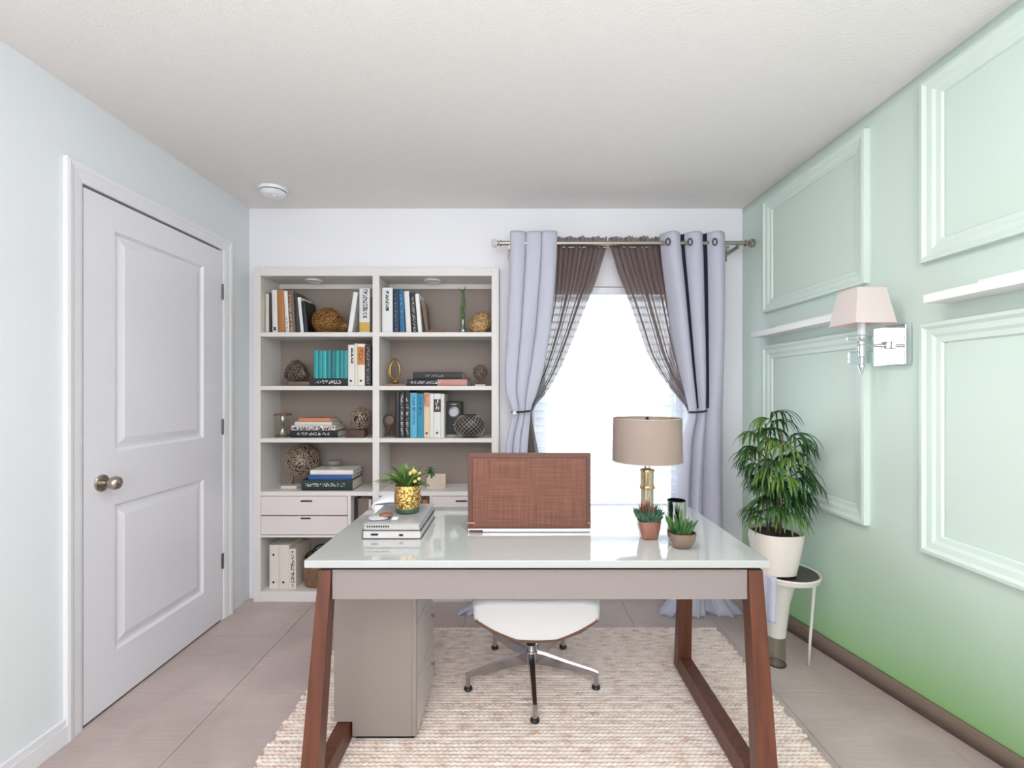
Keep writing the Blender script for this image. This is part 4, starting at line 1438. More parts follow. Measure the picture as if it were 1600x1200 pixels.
# drawer pedestal
px0, px1, py0, py1 = X(522, 1.70), X(651, 1.70), 1.70, 2.03
ped = thing('drawer_pedestal', 'greige drawer pedestal standing under the left of the desk', 'drawer unit', ((px0 + px1) / 2, (py0 + py1) / 2, RT))
obj('plinth', box(-.58, px1 - .012, py0 + .010, py1 - .01, RT, RT + .016), M_dark, ped)
b = box(px0, px1 - .018, py0, py1, RT + .066, .60)
box(-.590, px1 - .018, py0, py1, RT + .014, RT + .066, bm=b)      # left clear for the desk's floor rail
obj('body', b, M_pedw, ped)
obj('front_edge', box(px1 - .018, px1, py0, py0 + .016, RT + .014, .60, .001, 1), M_pedw, ped)
for z0, z1 in ((.432, .60), (.23, .428), (RT + .014, .226)):
    d = obj('drawer', box(px1 - .018, px1 + .0005, py0 + .018, py1, z0, z1, .001, 1), M_drawer, ped)  # paler than the body, standing in for window light on this side
    obj('knob', (lambda b: (b.transform(Matrix.Translation((px1, py1 - .05, (z0 + z1) / 2)) @ Matrix.Rotation(R(90), 4, 'Y')), b)[1])(lathe([(.004, 0), (.004, .008), (.008, .011), (.008, .015), (0, .016)], 16)), M_nickel, d, smooth=40)

# ---------------------------------------------------------------- swivel chair
M_leather = mat('white_leather', (240, 238, 240), .38, bump=.05, bscale=35, coat=.1)
M_shell = mat('tan_shell_edge', (122, 92, 72), .4)
M_alu = mat('polished_aluminium', (206, 205, 208), .16, 1.0)
ccx, ccy = .062, 2.08
ch = thing('swivel_chair', 'white leather swivel chair with a polished five-star base behind the desk', 'chair', (ccx, ccy, RT))
def loft(secs, closed=True):
    b = new()
    rings = [[b.verts.new(p) for p in s] for s in secs]
    n = len(rings[0])
    for a, c in zip(rings, rings[1:]):
        for i in range(n if closed else n - 1):
            j = (i + 1) % n
            b.faces.new((a[i], a[j], c[j], c[i]))
    if closed:
        b.faces.new(list(reversed(rings[0]))); b.faces.new(rings[-1])
    return b
def seat_sec(y, w, zt, dip, zcn, zb, wb, k=1.):
    p = []
    for i in range(9):                       # top, left to right
        s = -1 + 2 * i / 8
        p.append((ccx + s * w, y, zt - dip * (1 - s * s) + (0 if abs(s) < 1 else -.012)))
    p += [(ccx + w * 1.02, y, (zt + zcn) / 2), (ccx + w, y, zcn), (ccx + (w + wb) / 2 + .012, y, (zcn + zb) / 2 - .004), (ccx + wb, y, zb),
          (ccx, y, zb - .004), (ccx - wb, y, zb), (ccx - (w + wb) / 2 - .012, y, (zcn + zb) / 2 - .004), (ccx - w, y, zcn), (ccx - w * 1.02, y, (zt + zcn) / 2)]
    return p
ccx += .014
secs = [seat_sec(1.838, .212, .42, .0, .380, .312, .075), seat_sec(1.842, 0.238, .445, .0, .374, .296, .078), seat_sec(1.86, 0.248, .458, .004, .372, .290, .08), seat_sec(1.92, 0.254, .468, .014, .374, .292, .085),
        seat_sec(2.05, 0.257, .468, .022, .378, .30, .09), seat_sec(2.20, .238, .466, .020, .385, .31, .09), seat_sec(2.29, .215, .47, .008, .40, .33, .09), seat_sec(2.31, .19, .46, 0, .41, .345, .09)]
b = loft(secs)
cr = b.edges.layers.float.new('crease_edge')
b.verts.index_update()
nsec = len(secs[0])
for e in b.edges:
    i, j = sorted((e.verts[0].index, e.verts[1].index))
    if j - i == nsec and i % nsec in (10, 12, 14, 16): e[cr] = .75
o = obj('seat', b, M_leather, ch, smooth=True)
md = o.modifiers.new('sub', 'SUBSURF'); md.levels = 1; md.render_levels = 2
# shell: a rim line hugging the lower edge of the seat
def shell_sec(y, w, zcn, zb, wb):
    o1 = [(-w, zcn), (-(w + wb) / 2 - .013, (zcn + zb) / 2 - .006), (-wb, zb), (0, zb - .005), (wb, zb), ((w + wb) / 2 + .013, (zcn + zb) / 2 - .006), (w, zcn)]
    i1 = [(x, z + .012) for x, z in reversed(o1)]
    return [(ccx + x, y, z) for x, z in o1 + i1]
secs = [shell_sec(1.842, .232, .372, .296, .078), shell_sec(1.855, .242, .366, .284, .08), shell_sec(1.92, .248, .366, .284, .085), shell_sec(2.05, .25, .37, .292, .09), shell_sec(2.20, .242, .378, .30, .09), shell_sec(2.30, .215, .395, .325, .09)]
obj('seat_shell', loft(secs), M_shell, ch, smooth=50)
b = new()
def bk(s, q):
    w = (.195 + .02 * math.sin(PI * q)) * (1 if q < .9 else 1 - (q - .9) * 1.6)
    return (ccx + (2 * s - 1) * w, 2.31 + .05 * q + .035 * (1 - (2 * s - 1) ** 2) * (1 - .3 * q), .47 + .44 * q)
b = grid(bk, 12, 12)
o = obj('backrest', b, M_leather, ch, smooth=True)
md = o.modifiers.new('thick', 'SOLIDIFY'); md.thickness = .03; md.offset = 0
ccx -= .014
obj('back_bracket', tube([(ccx, 2.22, .32), (ccx, 2.36, .34), (ccx, 2.39, .42), (ccx, 2.385, .56)], .014, 10), M_alu, ch, smooth=True)
obj('column', lathe([(.020, RT + .085), (.020, RT + .118), (.0245, RT + .12), (.0245, .16), (.017, .162), (.017, .30)], 28, ccx, ccy), M_alu, ch, smooth=35)
obj('gas_lift_sleeve', lathe([(.0205, .152), (.0205, .20)], 24, ccx, ccy), M_black, ch, smooth=35)
obj('hub', lathe([(.018, RT + .060), (.030, RT + .068), (.032, RT + .09), (.027, RT + .118), (.021, RT + .122)], 28, ccx, ccy), M_alu, ch, smooth=35)
for a in (-90, -18, 54, 126, 198):
    ca, sa = math.cos(R(a + 1)), math.sin(R(a + 1))
    def pt(r, s, z): return (ccx + ca * r - sa * s, ccy + sa * r + ca * s, RT + z)
    Lr = .292
    secs = []
    for r, hw, z0, z1 in ((.015, .015, .062, .112), (.06, .0145, .066, .108), (.16, .0125, .062, .090), (.26, .0105, .056, .075), (Lr, .0095, .052, .068)):
        secs.append([pt(r, -hw, z0), pt(r, hw, z0), pt(r, hw * .8, z1), pt(r, -hw * .8, z1)])
    lg = obj('base_arm', loft(secs), M_alu, ch, smooth=30)
    q = pt(Lr - .010, 0, 0)
    obj('foot_post', lathe([(.0105, RT + .010), (.0095, RT + .058)], 16, q[0], q[1]), M_alu, lg, smooth=40)
    obj('glide', lathe([(.017, RT - .0005), (.0185, RT + .004), (.015, RT + .012), (.010, RT + .014)], 20, q[0], q[1]), M_black, lg, smooth=40)

# ---------------------------------------------------------------- laptop on the desk
def weave_mat():
    m = bpy.data.materials.new('brown_woven_cane')
    m.use_nodes = True
    N, L = m.node_tree.nodes, m.node_tree.links
    bb = N['Principled BSDF']
    bb.inputs['Roughness'].default_value = .55
    tc = N.new('ShaderNodeTexCoord')
    facs = []
    for sc in ((260, 8, 6), (6, 8, 260)):
        mp = N.new('ShaderNodeMapping'); mp.inputs['Scale'].default_value = sc
        L.new(tc.outputs['Object'], mp.inputs[0])
        n = N.new('ShaderNodeTexNoise'); n.inputs['Scale'].default_value = 1.0; n.inputs['Detail'].default_value = 2
        L.new(mp.outputs[0], n.inputs['Vector'])
        facs.append(n.outputs[0])
    ad = N.new('ShaderNodeMath'); ad.operation = 'ADD'
    L.new(facs[0], ad.inputs[0]); L.new(facs[1], ad.inputs[1])
    r = N.new('ShaderNodeValToRGB')
    r.color_ramp.elements[0].position = .72; r.color_ramp.elements[0].color = lin((98, 58, 44))
    r.color_ramp.elements[1].position = 1.0; r.color_ramp.elements[1].color = lin((124, 76, 58))
    dv = N.new('ShaderNodeMath'); dv.operation = 'MULTIPLY'; dv.inputs[1].default_value = .85
    L.new(ad.outputs[0], dv.inputs[0])
    L.new(dv.outputs[0], r.inputs[0])
    L.new(r.outputs[0], bb.inputs['Base Color'])
    bp = N.new('ShaderNodeBump'); bp.inputs['Strength'].default_value = .35; bp.inputs['Distance'].default_value = .002
    L.new(ad.outputs[0], bp.inputs['Height'])
    L.new(bp.outputs[0], bb.inputs['Normal'])
    return m
M_cane = weave_mat()
M_caseb = mat('brown_leather_edge', (94, 56, 44), .42)
M_silver = mat('silver_laptop', (212, 210, 212), .3, .6)
ly = 1.735
lx0, lx1 = X(731, ly), X(923, ly)
lap = thing('laptop', 'open laptop seen from behind with a brown woven lid', 'laptop', ((lx0 + lx1) / 2, ly, DT))
obj('base', box(lx0, lx1, ly - .005, ly + .255, DT + .001, DT + .013, .003, 2), M_silver, lap)
obj('base_foot', box(lx0 + .005, lx0 + .055, ly - .0075, ly - .004, DT + .001, DT + .010, .001, 1), M_caseb, lap)
zl0, zl1 = DT + .014, Z(709, ly - .02)
tilt = math.atan2(.030, zl1 - zl0)
lid = obj('lid', box(lx0, lx1, ly - .001, ly + .011, zl0, zl1, .002, 2), M_caseb, lap)
obj('woven_inset', box(lx0 + .018, lx1 - .018, ly - .0025, ly, zl0 + .006, zl1 - .020, .0008, 1), M_cane, lid)
b = new()
for xx0, xx1, za, zb_ in ((lx0 + .0085, lx0 + .015, zl0 + .004, zl1 - .015), (lx1 - .015, lx1 - .0085, zl0 + .004, zl1 - .015), (lx0 + .0085, lx1 - .0085, zl1 - .0165, zl1 - .012)):
    box(xx0, xx1, ly - .0035, ly, za, zb_, .001, 1, bm=b)
obj('stitched_rim', b, mat('dark_brown_rim', (98, 58, 44), .4), lid)
for s, xx in ((-1, lx0), (1, lx1)):
    b = box(xx - .003 if s < 0 else xx - .012, xx + .026 if s < 0 else xx + .003, ly - .006, ly + .013, zl0 + .018, zl0 + .022, .001, 1)
    obj('corner_clip', b, mat('brass_clip', (186, 140, 104), .3, .8), lap)
obj('screen', box(lx0 + .012, lx1 - .012, ly + .011, ly + .0118, zl0 + .012, zl1 - .012), mat('dark_screen', (24, 25, 28), .1), lid)
obj('keyboard', box(lx0 + .03, lx1 - .03, ly + .05, ly + .16, DT + .013, DT + .0145, .0005, 1), mat('black_keys', (38, 38, 40), .5), lap)

# ---------------------------------------------------------------- desk lamp
ly_ = 1.985
lxx = X(1011, ly_)
M_linen = mat('beige_linen_shade', (188, 169, 158), .85, transl=.30, bump=.12, bscale=300, stretch=(1, 1, 1), var=.015, vscale=60)
M_brass = mat('champagne_brass', (206, 176, 132), .22, .9)
M_cglass = mat('clear_lamp_glass', (206, 192, 168), .1, .5)
lp = thing('table_lamp', 'table lamp with a beige drum shade and stacked glass column on the desk', 'lamp', (lxx, ly_, DT))
sz0, sz1 = Z(720, ly_), Z(653, ly_)
rb_, rt_ = 53.5 * ly_ / F, 52 * ly_ / F
sh = obj('lamp_shade', lathe([(rb_, sz0), (rt_, sz1), (rt_ - .002, sz1), (rb_ - .002, sz0), (rb_, sz0)], 64, lxx, ly_), M_linen, lp, smooth=40)
b = new()
for r_, z_ in ((rb_ - .0002, sz0 + .001), (rt_ - .0002, sz1 - .001)):
    tube([(lxx + r_ * math.cos(2 * PI * k / 64), ly_ + r_ * math.sin(2 * PI * k / 64), z_) for k in range(64)], .0018, 6, close=True, bm=b)
obj('shade_rim', b, mat('shade_rim_tape', (196, 182, 172), .8), sh, smooth=True)
b = new()
for a in (20, 140, 260):
    tube([(lxx, ly_, sz1 - .012), (lxx + (rt_ - .002) * math.cos(R(a)), ly_ + (rt_ - .002) * math.sin(R(a)), sz1 - .003)], .0015, 6, bm=b)
obj('spider', b, M_brass, sh)
obj('finial', lathe([(.004, sz1 - .014), (.007, sz1 - .004), (.005, sz1 + .004), (0, sz1 + .006)], 16, lxx, ly_), M_black, sh, smooth=40)
cols = [('base', [(.052, DT + .0005), (.052, DT + .010), (.045, DT + .014)], M_brass),
        ('glass_column', [(.026, DT + .014), (.026, Z(763, ly_))], M_cglass),
        ('ring', [(.031, Z(763, ly_)), (.032, Z(761, ly_)), (.030, Z(758, ly_))], M_brass),
        ('glass_column', [(.0275, Z(758, ly_)), (.0275, Z(736, ly_))], M_cglass),
        ('ring', [(.030, Z(736, ly_)), (.030, Z(733, ly_)), (.013, Z(731, ly_))], M_brass),
        ('neck', [(.013, Z(731, ly_)), (.014, Z(725, ly_)), (.009, Z(721, ly_)), (.009, sz0 + .05)], M_chrome)]
for nm, pr, m in cols:
    obj(nm, lathe(pr, 36, lxx, ly_), m, lp, smooth=35)
obj('gold_rod', lathe([(.012, Z(758, ly_) + .001), (.012, Z(736, ly_) - .001)], 24, lxx - .008, ly_ - .018), M_brass, lp, smooth=35)
obj('light_bulb', lathe([(.012, sz0 + .045), (.018, sz0 + .062), (.029, sz0 + .09), (.026, sz0 + .112), (.012, sz0 + .124), (0, sz0 + .126)], 24, lxx, ly_), M_plastic, lp, smooth=60)

# ---------------------------------------------------------------- succulents and cup
M_soil = mat('dark_soil', (58, 44, 36), .95, bump=.6, bscale=120)
M_copper = mat('copper_glaze', (158, 104, 90), .15, .3, coat=.5)
M_bronzeglaze = mat('bronze_glaze', (146, 124, 108), .14, .6, coat=.5)
py_ = 1.668; pxx = X(1013.5, py_)
t = thing('potted_succulent', 'spiky red-tipped succulent in a square copper pot on the desk', 'plant', (pxx, py_, DT))
hz_ = .064
obj('pot', lathe([(.026, DT + .0005), (.0285, DT + .003), (.0365, DT + .045), (.039, DT + hz_), (.036, DT + hz_), (.034, DT + hz_ - .012), (0, DT + hz_ - .012)], 40, pxx, py_, sq=4.5), M_copper, t, smooth=50)
obj('soil', lathe([(.034, DT + hz_ - .013), (.033, DT + hz_ - .008), (0, DT + hz_ - .006)], 24, pxx, py_, sq=4), M_soil, t)
def spike(bm, p, d, L_, w):
    d = Vector(d).normalized()
    s = d.cross(Vector((.3, .2, .9))).normalized(); u_ = s.cross(d)
    p = Vector(p)
    ring0 = [bm.verts.new(p + (s * math.cos(a) * w * .6 + u_ * math.sin(a) * w * .4)) for a in (0, PI / 2, PI, 1.5 * PI)]
    q = p + d * L_ * .45
    ring1 = [bm.verts.new(q + (s * math.cos(a) * w + u_ * math.sin(a) * w * .5)) for a in (0, PI / 2, PI, 1.5 * PI)]
    tip = bm.verts.new(p + d * L_)
    for i in range(4):
        j = (i + 1) % 4
        bm.faces.new((ring0[i], ring0[j], ring1[j], ring1[i]))
        bm.faces.new((ring1[i], ring1[j], tip))
rnd = random.Random(11)
M_sg = mat('succulent_green', (92, 132, 108), .45, col2=(48, 86, 62), vscale=55)
M_sr = mat('succulent_red', (170, 84, 70), .45, col2=(120, 70, 58), vscale=50)
bg_, br_ = new(), new()
for k in range(300):
    a, rr = rnd.uniform(0, 2 * PI), .031 * math.sqrt(rnd.random())
    lv = rnd.random()
    d = (math.cos(a) * (.12 + rr * 16), math.sin(a) * (.12 + rr * 16), 1.0 - .3 * rr / .031 + .2 * rnd.random())
    z0 = DT + hz_ - .012 + lv * .022 * (1 - rr / .05)
    L_ = rnd.uniform(.042, .066) * (1.1 - .25 * rr / .031)
    red = (rr < .022 and lv > .62 and math.cos(a) < .35)
    spike(br_ if red else bg_, (pxx + rr * math.cos(a), py_ + rr * math.sin(a), z0 + (.012 if red else 0)), d, L_, .0038)
tag(obj('green_leaves', bg_, M_sg, t), None, kind='stuff')
tag(obj('red_leaves', br_, M_sr, t), 'reddish leaf tips in the middle of the succulent', kind='stuff')

py_ = 1.575; pxx = X(1064.5, py_)
t = thing('potted_aloe', 'strappy green succulent in a low bronze pot near the desk front', 'plant', (pxx, py_, DT))
hz_ = .050
obj('pot', lathe([(.026, DT + .0005), (.030, DT + .003), (.0405, DT + .024), (.0435, DT + .044), (.044, DT + hz_), (.041, DT + hz_), (.039, DT + hz_ - .008), (0, DT + hz_ - .010)], 40, pxx, py_, sq=3.2), M_bronzeglaze, t, smooth=50)
obj('soil', lathe([(.039, DT + hz_ - .010), (.037, DT + hz_ - .005), (0, DT + hz_ - .003)], 24, pxx, py_, sq=3), M_soil, t)
M_aloe = mat('aloe_green', (70, 112, 54), .35, col2=(36, 74, 38), vscale=30)
def fat_leaf(p, d, L_, w):
    b = new()
    d = Vector(d).normalized(); p = Vector(p)
    rings = []
    for i in range(8):
        q = i / 7
        s = d.cross(Vector((0, 1, .1))).normalized(); u_ = s.cross(d).normalized()
        ww = w * (math.sin(PI * (.22 + .76 * q)) ** .7)
        rings.append([b.verts.new(p + s * math.cos(a) * ww + u_ * math.sin(a) * ww * .35) for a in [2 * PI * k / 8 for k in range(8)]])
        p = p + d * L_ / 7
        d = (d + Vector((d.x * .05, d.y * .05, 0))).normalized()
    for r0, r1 in zip(rings, rings[1:]):
        for i in range(8):
            j = (i + 1) % 8
            b.faces.new((r0[i], r0[j], r1[j], r1[i]))
    b.faces.new(rings[-1])
    return b
rnd = random.Random(5)
for k in range(24):
    s = -1 + 2 * (k + .5) / 24
    yo = rnd.uniform(-.018, .018)
    obj('leaf', fat_leaf((pxx + s * .022, py_ + yo, DT + hz_ - .010), (s * .55 + rnd.uniform(-.12, .12), yo * 12, 1), rnd.uniform(.055, .085) * (1 - .18 * abs(s)), rnd.uniform(.0042, .006)), M_aloe, t, smooth=True)
# small chromed cup behind the aloe
cy_ = 1.685; cxx = X(1057, cy_)
t = thing('silver_cup', 'small mirror-finish cup behind the low bronze plant pot', 'cup', (cxx, cy_, DT))
obj('body', lathe([(.026, DT + .0005), (.029, DT + .004), (.0315, DT + .06), (.0318, DT + .128), (.0298, DT + .128), (.0285, DT + .05), (.0255, DT + .008), (0, DT + .007)], 40, cxx, cy_), mat('smoky_mirror', (196, 202, 200), .1, 1.0), t, smooth=50)
obj('rim', tube([(cxx + .031 * math.cos(2 * PI * k / 40), cy_ + .031 * math.sin(2 * PI * k / 40), DT + .128) for k in range(40)], .0016, 6, close=True), M_blk, t, smooth=True)

# ---------------------------------------------------------------- books and vase on the left of the desk
bx0_, by0_ = X(564.5, 1.642), 1.650
def desk_book(label, x0, z, t_, w, d, cm, pagecol, marks, name='book'):
    root = thing(name, label, 'book', (x0, by0_, z))
    c = box(0, w, 0, d, 0, .0028, .0006, 1)
    box(0, w, 0, d, t_ - .0028, t_, .0006, 1, bm=c)
    box(0, .0028, 0, d, .0028, t_ - .0028, bm=c)
    obj('cover', c, cm, root, local=True)
    obj('page_block', box(.0028, w - .004, .003, d - .003, .0028, t_ - .0028), pagecol, root, local=True)
    for (xa, xb, za, zb2) in marks:
        obj('printed_mark', box(xa, xb, .0018, .0032, za, zb2), M_dark, root, local=True)
    return root
M_greycov = mat('silver_grey_cover', (158, 160, 162), .25, coat=.3)
M_whitepg = mat('white_pages', (206, 199, 198), .7)
M_darkcov = mat('charcoal_cover_edge', (70, 68, 70), .4)
bw = X(657, 1.65) - X(564.5, 1.65)
desk_book('thick white-edged book lying directly on the desk', bx0_, DT + .0006, .031, bw, .285, M_darkcov, M_whitepg, [(.030, .055, .012, .019), (.128, .142, .010, .017)])
desk_book('grey glossy book on top of the thick book, under the gold vase', bx0_ + .006, DT + .0322, .025, bw - .010, .28, M_greycov, mat('pale_pages', (184, 180, 177), .7),
          [(.010 + .008 * k, .015 + .008 * k, .009, .0145) for k in range(10)])
zt_b = DT + .0322 + .025
obj_ = None
# leather pouch on the books
yy = 1.70; xx = X(597, yy)
t = thing('key_pouch', 'small grey and brown leather pouch lying on the grey book', 'pouch', (xx, yy, zt_b))
b = lathe([(.020, zt_b + .0005), (.026, zt_b + .003), (.026, zt_b + .008), (.020, zt_b + .012), (0, zt_b + .013)], 32, 0, 0, sq=2.6)
b.transform(Matrix.Translation((xx - .012, yy, 0)) @ Matrix.Rotation(R(12), 4, 'Z') @ Matrix.Scale(1.35, 4, (1, 0, 0)))
obj('body', b, mat('pale_grey_leather', (188, 184, 186), .4), t, smooth=50)
b = lathe([(.014, zt_b + .010), (.019, zt_b + .013), (.017, zt_b + .020), (0, zt_b + .022)], 28, 0, 0, sq=2.6)
b.transform(Matrix.Translation((xx + .014, yy + .004, 0)) @ Matrix.Rotation(R(18), 4, 'Z') @ Matrix.Scale(1.3, 4, (1, 0, 0)))
obj('flap', b, mat('chestnut_leather', (132, 84, 66), .35), t, smooth=50)
obj('tag', box(xx + .036, xx + .058, yy - .014, yy + .012, zt_b + .0005, zt_b + .006, .002, 2), mat('white_tag', (236, 232, 234), .4), t)
# gold vase with leaves
vy = 1.80; vx = X(637, vy); vz = zt_b + .0005
t = thing('gold_vase', 'hammered gold vase of green leaves on the stacked books', 'vase', (vx, vy, vz))
def gold_mat():
    m = bpy.data.materials.new('hammered_gold_glass')
    m.use_nodes = True
    N, L = m.node_tree.nodes, m.node_tree.links
    bb = N['Principled BSDF']
    bb.inputs['Metallic'].default_value = .85
    bb.inputs['Roughness'].default_value = .22
    tc = N.new('ShaderNodeTexCoord')
    v = N.new('ShaderNodeTexVoronoi'); v.inputs['Scale'].default_value = 105
    L.new(tc.outputs['Object'], v.inputs['Vector'])
    r = N.new('ShaderNodeValToRGB')
    r.color_ramp.elements[0].position = .1; r.color_ramp.elements[0].color = lin((244, 212, 138))
    r.color_ramp.elements[1].position = .8; r.color_ramp.elements[1].color = lin((150, 104, 38))
    L.new(v.outputs['Distance'], r.inputs[0])
    L.new(r.outputs[0], bb.inputs['Base Color'])
    bp = N.new('ShaderNodeBump'); bp.inputs['Strength'].default_value = .9; bp.inputs['Distance'].default_value = .004; bp.invert = True
    L.new(v.outputs['Distance'], bp.inputs['Height'])
    L.new(bp.outputs[0], bb.inputs['Normal'])
    return m
vh = Z(757, vy) - vz
obj('base_band', lathe([(.040, vz), (.0435, vz + .004), (.0455, vz + .018)], 48, vx, vy), mat('dark_green_glass', (58, 82, 62), .15, var=.4, vscale=60, bump=.5, bscale=80), t, smooth=50)
obj('vase_body', lathe([(.0455, vz + .018), (.0495, vz + .035), (.0505, vz + .055), (.0485, vz + .085), (.0445, vz + vh), (.0425, vz + vh), (.046, vz + .06), (.042, vz + .02), (0, vz + .02)], 56, vx, vy), gold_mat(), t, smooth=60)
M_l1 = mat('fresh_leaf', (146, 172, 84), .4, col2=(92, 134, 56), vscale=40, transl=.25)
M_l2 = mat('deep_leaf', (74, 108, 56), .4, col2=(46, 78, 42), vscale=40, transl=.15)
M_l3 = mat('yellow_bloom', (206, 178, 84), .6, col2=(226, 208, 140), vscale=80)
rnd = random.Random(17)
for k in range(48):
    s = -1 + 2 * (k + .5) / 48
    yo = rnd.uniform(-.6, .6)
    L_ = rnd.uniform(.075, .115) * (1.0 if abs(s) < .6 else 1.0)
    if s > .45: L_ *= .62
    p0 = (vx + s * .032, vy + yo * .028, vz + vh - .012)
    b = blade(p0, (s * 1.15 + rnd.uniform(-.1, .1), yo * .6, 1.0), L_, rnd.uniform(.013, .021), .7 + 1.0 * abs(s), 7, .18)
    obj('leaf', b, M_l1 if rnd.random() < .66 else M_l2, t, smooth=True)
obj('leaf', blade((vx - .03, vy - .01, vz + vh - .01), (-1.1, -.1, .62), .15, .006, 1.0, 9, .1), M_l2, t, smooth=True)
stem = tube([(vx + .02, vy, vz + vh - .01), (vx + .05, vy - .005, vz + vh + .035), (vx + .088, vy - .008, vz + vh + .052)], .0018, 6)
obj('stem', stem, M_l2, t, smooth=True)
for k in range(9):
    a = 2 * PI * k / 9
    obj('leaf', blade((vx + .088, vy - .008, vz + vh + .048), (math.cos(a), -.3 + .2 * math.sin(3 * a), math.sin(a) + .1), .026, .014, .3, 5, .2), M_l2, t, smooth=True)
for k in range(9):
    bxp = Vector((vx + .035 + rnd.uniform(-.022, .02), vy - .022 + rnd.uniform(-.012, .012), vz + vh + .030 + rnd.uniform(-.016, .028)))
    b = ball(.007, 2, (1, 1, 1), .35, k, 160); b.transform(Matrix.Translation(bxp))
    tag(obj('bloom', b, M_l3, t), 'yellow flower head')

# white curved box at the far left of the desk
yy = 2.022; zz = DT
xa, xb = X(592, yy), X(648, yy)
t = thing('curved_box', 'white box with a curved lid at the back left of the desk', 'box', ((xa + xb) / 2, yy, zz))
obj('body', box(xa, xb, yy - .07, yy + .07, zz + .0005, zz + .045, .006, 3), M_plastic, t, smooth=40)
def lidf(s, q):
    e = math.sin(PI * (.06 + .88 * s)) ** .55
    return (xa - .002 + s * (xb - xa + .004), yy - .072 + q * .144, zz + .045 + .032 * e * (math.sin(PI * (.04 + .92 * q)) ** .4))
b = grid(lidf, 20, 10)
o = obj('lid', b, M_plastic, t, smooth=True)
md = o.modifiers.new('thick', 'SOLIDIFY'); md.thickness = .004; md.offset = -1
obj('handle', tube([(xa - .002, yy - .05, zz + .046), (xa - .012, yy - .052, zz + .040), (xa - .010, yy - .054, zz + .030), (xa, yy - .05, zz + .026)], .003, 8), M_plastic, t, smooth=True)

# ---------------------------------------------------------------- plant stand, pot and palm
qy = 2.20
qx = X(1228, qy)
szt = Z(893, qy)
M_stand = mat('white_stand', (222, 218, 214), .35)
t = thing('plant_stand', 'round plant stand with dark top and white pedestal beside the mint wall', 'plant stand', (qx, qy, 0))
obj('tray_top', lathe([(.132, szt - .002), (.128, szt + .002), (0, szt + .001)], 48, qx, qy), mat('dark_brown_tray', (58, 44, 42), .12), t, smooth=40)
obj('tray_rim', lathe([(.10, szt - .026), (.137, szt - .020), (.143, szt + .001), (.140, szt + .006), (.132, szt + .003), (.130, szt - .006), (.095, szt - .018)], 48, qx, qy), M_stand, t, smooth=40)
px_ = qx - .045
obj('pedestal', lathe([(.040, .135), (.044, .18), (.058, .30), (.085, szt - .024)], 40, px_, qy), M_stand, t, smooth=40)
obj('glass_foot', lathe([(.036, .0005), (.040, .004), (.040, .135), (.037, .135), (.037, .008), (0, .008)], 40, px_, qy), glass_mat('smoked_glass', (244, 242, 236), .10, .05), t, smooth=40)
obj('foot_ring', tube([(px_ + .039 * math.cos(2 * PI * k / 36), qy + .039 * math.sin(2 * PI * k / 36), .005) for k in range(36)], .003, 6, close=True), M_blk, t, smooth=True)
obj('leg', tube([(qx + .128, qy - .01, szt - .018), (qx + .120, qy - .01, .30), (qx + .105, qy - .012, .12), (qx + .098, qy - .012, .0)], [.009, .007, .006, .006], 10), M_stand, t, smooth=True)
# cloth over the rim
ck = X(1199, 2.13)
t = thing('folded_cloth', 'pale lavender cloth hanging over the left rim of the plant stand', 'cloth', (ck, 2.13, szt))
def cl(s, q):
    a = R(192 + 34 * s)
    rr = .148 + .004 * math.sin(9 * s) + .010 * q * math.sin(4 + 5 * s)
    z = szt + .012 - .20 * (q - .2) / .8
    if q < .2:
        rr -= (.2 - q) * .06; z = szt + .0125
    return (qx + rr * math.cos(a), qy + rr * math.sin(a), z)
o = obj('cloth_sheet', grid(cl, 10, 24), mat('lavender_cloth', (196, 196, 214), .8), t, smooth=True)
md = o.modifiers.new('thick', 'SOLIDIFY'); md.thickness = .003

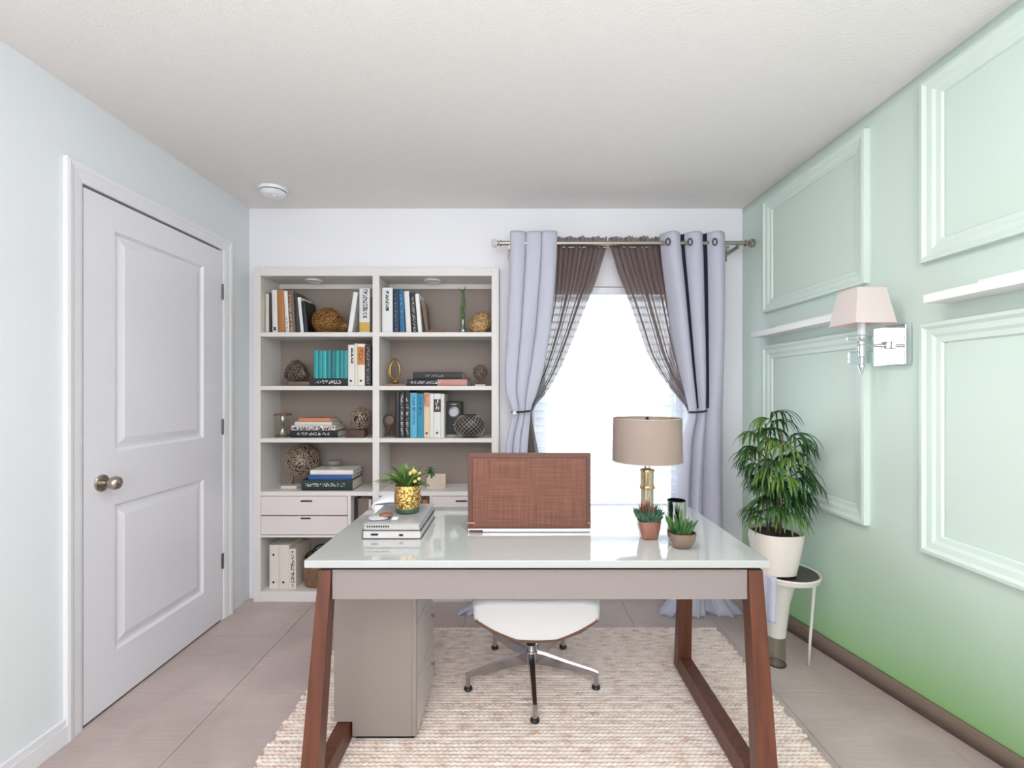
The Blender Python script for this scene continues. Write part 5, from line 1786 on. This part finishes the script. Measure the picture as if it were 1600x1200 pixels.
wy = 2.185
wxp = X(1211, wy)
wz0 = szt + .007
wz1 = Z(828, wy)
pp = thing('potted_palm', 'bushy green palm in a white pot on the plant stand', 'plant', (wxp, wy, wz0))
h_ = wz1 - wz0
obj('pot', lathe([(.072, wz0), (.080, wz0 + .004), (.092, wz0 + h_ * .35), (.104, wz0 + h_ * .75), (.110, wz1), (.105, wz1), (.100, wz1 - .02), (0, wz1 - .022)], 56, wxp, wy, sq=2.7), mat('white_ceramic_pot', (232, 224, 216), .3), pp, smooth=50)
obj('soil', lathe([(.099, wz1 - .021), (.09, wz1 - .012), (0, wz1 - .008)], 40, wxp, wy, sq=2.7), M_soil, pp)
M_p1 = mat('palm_green', (62, 104, 48), .4, col2=(38, 72, 36), vscale=14, transl=.2)
M_p2 = mat('palm_light_green', (112, 146, 58), .4, col2=(76, 120, 48), vscale=14, transl=.3)
M_cane2 = mat('palm_stem', (92, 84, 58), .6, var=.25, vscale=40)
rnd = random.Random(23)
stems = [(-.030, .00, .55), (.012, -.02, .50), (.030, .02, .44), (-.008, .03, .38), (.000, -.035, .30)]
def clampx(b):
    for v in b.verts:
        lim = WX(v.co.y) - .012
        if v.co.x > lim - .05:
            v.co.x = lim - .05 * math.exp(-(v.co.x - (lim - .05)) / .05)
for sx_, sy_, hh_ in stems:
    pts = [(wxp + sx_ * (1 + .5 * q), wy + sy_ * (1 + .4 * q), wz1 - .015 + hh_ * q * .92) for q in (0, .25, .5, .75, 1)]
    obj('stem', tube(pts, [.008, .0075, .007, .006, .004], 8), M_cane2, pp, smooth=True)
nf = 60
for k in range(nf):
    si = k % 5
    sx_, sy_, hh_ = stems[si]
    q = .12 + .88 * ((k // 5) + .5) / (nf / 5) 
    base = Vector((wxp + sx_ * (1 + .5 * q), wy + sy_ * (1 + .4 * q), wz1 - .015 + hh_ * q * .92))
    a = 2.4 * k + rnd.uniform(-.3, .3)
    el = .15 + .95 * q + rnd.uniform(-.2, .2)
    hd = Vector((math.cos(a) * (.72 if math.cos(a) < 0 else 1), math.sin(a) * .8, 0))
    d0 = (hd + Vector((0, 0, el))).normalized()
    pl = rnd.uniform(.05, .10)
    tip = base + d0 * pl
    b = tube([base, base + d0 * pl * .5, tip], .0022, 5)
    nl = rnd.choice((8, 9, 10, 11))
    for i in range(nl):
        f = -1 + 2 * (i + .5) / nl
        an = a + f * 1.15
        dd = Vector((math.cos(an), math.sin(an) * .85, .35 + .35 * (1 - abs(f)) - .15 * (1 - q)))
        Ln = rnd.uniform(.12, .19) * (1 - .18 * abs(f)) * (.8 if math.cos(an) < -.3 else 1)
        join(b, blade(tip, dd, Ln, rnd.uniform(.009, .013), 2.5 + rnd.uniform(0, 1.0), 7, .22))
    clampx(b)
    light = (math.cos(a) < .1 and rnd.random() < .55)
    obj('frond', b, M_p2 if light else M_p1, pp, smooth=True, fixn=False)
